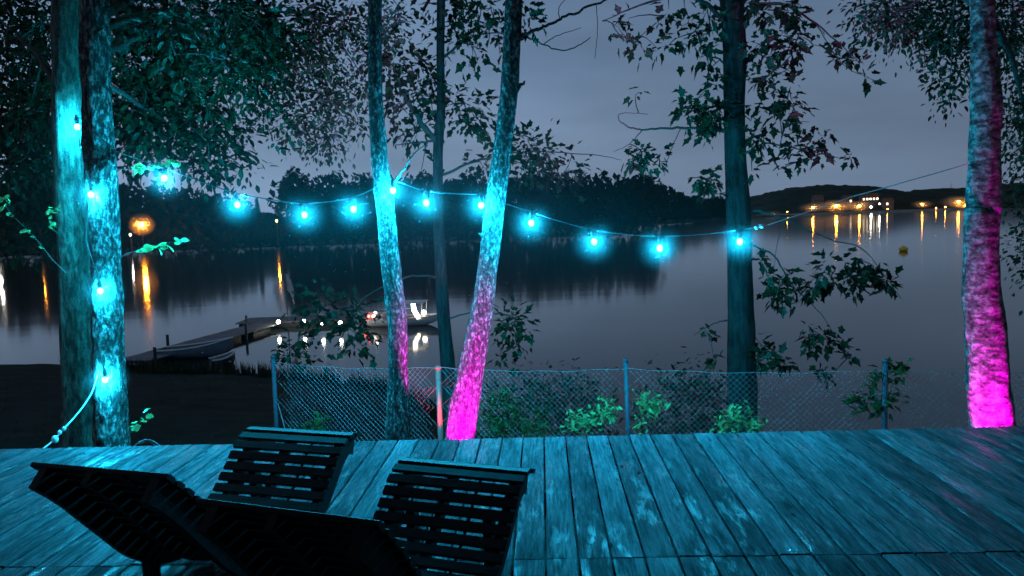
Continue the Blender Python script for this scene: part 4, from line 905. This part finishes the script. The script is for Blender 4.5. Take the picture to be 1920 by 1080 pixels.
# ------------------------------------------------------------------ lamps on the far shores
M['lamp_orange'] = emit('sodium_lamp', (1.0, .36, .03), 240); M['lamp_white'] = emit('white_lamp', (1.0, .95, .82), 200); M['lamp_amber'] = emit('amber_lamp', (1.0, .30, .02), 900)
def lamp(label, x, y, Y, r, mat, base_z, group='street lamps along the far promenade', name='street_lamp'):
    p = at(x, y, Y); root = empty(name, (p.x, p.y, base_z), 0, label, 'street lamp', group); h = p.z - base_z
    MB().tube([(0, 0, 0), (0, 0, h * .9), (0, -.25, h + r * .6)], [.16, .10, .08], 8).build('pole', M['metal_dark'], root)
    MB().lathe((0, -.25, h + r * .55), [(r * .9, 0), (r * .7, r * .35), (r * .2, r * .5)], 10).build('hood', M['metal_dark'], root)
    MB().sphere((0, -.25, h), r, 10, 8).build('globe', mat, root, True)
for i, (x, y) in enumerate(((1447, 403), (1524, 389), (1568, 386), (1611, 386))):
    lamp(['orange street lamp nearest the tall teal trunk on the far promenade', 'second orange street lamp on the far promenade', 'third and brightest orange street lamp on the far promenade', 'fourth orange street lamp, under the lit house'][i], x, y, 700, [.8, .95, 1.3, 1.1][i], M['lamp_orange'], LAKE + 1.6)
lamp('lone small orange lamp in the middle of the dark far shore', 1729, 383, 725, .7, M['lamp_orange'], LAKE + 1.6)
lamp('bright orange lamp just left of the flaky magenta trunk on the far shore', 1797, 378, 730, 1.0, M['lamp_orange'], LAKE + 1.6)
lamp('orange lamp half hidden by the flaky magenta trunk on the far shore', 1810, 385, 730, .9, M['lamp_orange'], LAKE + 1.6)
lamp('white floodlight on the far shore between the orange lamps and the yellow buoy', 1633, 388, 720, .8, M['lamp_white'], LAKE + 1.6)
lamp('small white lamp on the far slope right of the lit house', 1649, 382, 735, .5, M['lamp_white'], LAKE + 1.6)
lamp('glowing amber lamp under the trees on the left shore beside the rough-barked trunk', 266, 421, 180, .5, M['lamp_amber'], LAKE + .8, 'lamps on the left shore')
lamp('small white lamp below the amber lamp on the left shore', 245, 440, 182, .16, M['lamp_white'], LAKE + .8, 'lamps on the left shore')
lamp('tiny orange lamp on the dark shore below the pointed conifer', 519, 414, 190, .24, M['lamp_orange'], LAKE + .8, 'lamps on the left shore')
lamp('tiny orange lamp at the far left beside the smooth trunk', 74, 415, 185, .14, M['lamp_orange'], LAKE + .8, 'lamps on the left shore')
lamp('white lamp on the left shore just outside the picture, seen by its reflection', -6, 425, 185, .32, M['lamp_white'], LAKE + .8, 'lamps on the left shore')
for (x, y, Y_, r_) in ((1447, 403, 698, 5), (1524, 389, 698, 6), (1568, 386, 698, 8), (1611, 386, 698, 7), (1729, 383, 723, 5), (1797, 378, 728, 8), (1810, 385, 728, 6)):
    haze(at(x, y, Y_), (r_ * 2.6, r_, r_ * .85), shore_me, 'mist volume added for the glow round an orange shore lamp')  # stretched mist volumes added for the orange glow along the shore
haze(at(266, 421, 179.5), (3.2, 3.2, 3.0), amber_me, 'mist ball added for the glow round the amber lamp on the left shore')
for i, (x, y) in enumerate(((1476, 397), (1664, 392), (1755, 390), (1772, 388))):
    lamp(['dim orange lamp between the first two lamps of the far promenade', 'faint orange lamp right of the white floodlight', 'faint orange lamp left of the brightest shore lamp by the flaky trunk', 'small orange lamp nearest the brightest shore lamp by the flaky trunk'][i], x, y, 722, [.3, .25, .35, .45][i], M['lamp_orange'], LAKE + 1.6)
qa, qb = at(1420, 402, 694), at(1830, 396, 694)
o = MB().box(((qa.x + qb.x) / 2, 697, LAKE + .9), (qb.x - qa.x, 2.0, 2.4)).build('quay_wall', M['concrete']); tag(o, 'long low quay wall lit orange by the street lamps on the far shore', 'wall')
# houses on the far slope
M['lit_window'] = emit('lit_window', (1.0, .82, .52), 5.0)
def house(label, x, y, Y, w_, lit, seed):
    d_ = 8; h = 6; Y = 776
    while Y < 990 and HILL(at(x, y, Y).x, Y + d_ / 2) < at(x, y, Y).z - 4.0: Y += 2      # walk up the slope to where the house stands
    p = at(x, y, Y); root = empty('house', (p.x, Y, p.z - 4), 0, label, 'house')
    MB().box((0, 0, h / 2 - 3), (w_, d_, h + 6)).build('wall', M['house_wall'], root)
    MB().add([(-w_ / 2 - .5, -d_ / 2 - .5, h), (w_ / 2 + .5, -d_ / 2 - .5, h), (w_ / 2 + .5, d_ / 2 + .5, h), (-w_ / 2 - .5, d_ / 2 + .5, h), (-w_ / 2 - .5, 0, h + 3.5), (w_ / 2 + .5, 0, h + 3.5)],
             [(0, 1, 5, 4), (2, 3, 4, 5), (0, 4, 3), (1, 2, 5), (3, 2, 1, 0)]).build('roof', M['roof'], root)
    k = max(2, int(w_ / 3.2))
    for i in range(k): MB().box((-w_ / 2 + (i + .5) * w_ / k, -d_ / 2 - .05, h * .55), (1.6, .12, 2.0)).build('window', M['lit_window'] if i in lit else M['metal_dark'], root)
house('pale house with a row of lit windows on the far hillside', 1629, 372, 850, 18, (0, 1, 2, 3, 4), 1)
house('small house with one lit window left of the lit house on the hillside', 1588, 376, 830, 9, (1,), 2)
house('small dim house on the slope above the second orange lamp', 1533, 375, 830, 10, (), 3)
house('low house with a lit window right of the lit house on the hillside', 1664, 381, 860, 9, (0,), 4)
p = at(1783, 358, 1395); ms = empty('radio_mast', (p.x, 1395, p.z - 6), 0, 'thin mast on the ridge of the far hill left of the flaky magenta trunk', 'mast')
MB().tube([(0, 0, 0), (0, 0, 21)], [.9, .25], 6).build('pole', M['metal_dark'], ms); MB().box((0, 0, 3), (5, 5, 6)).build('base', M['house_wall'], ms)
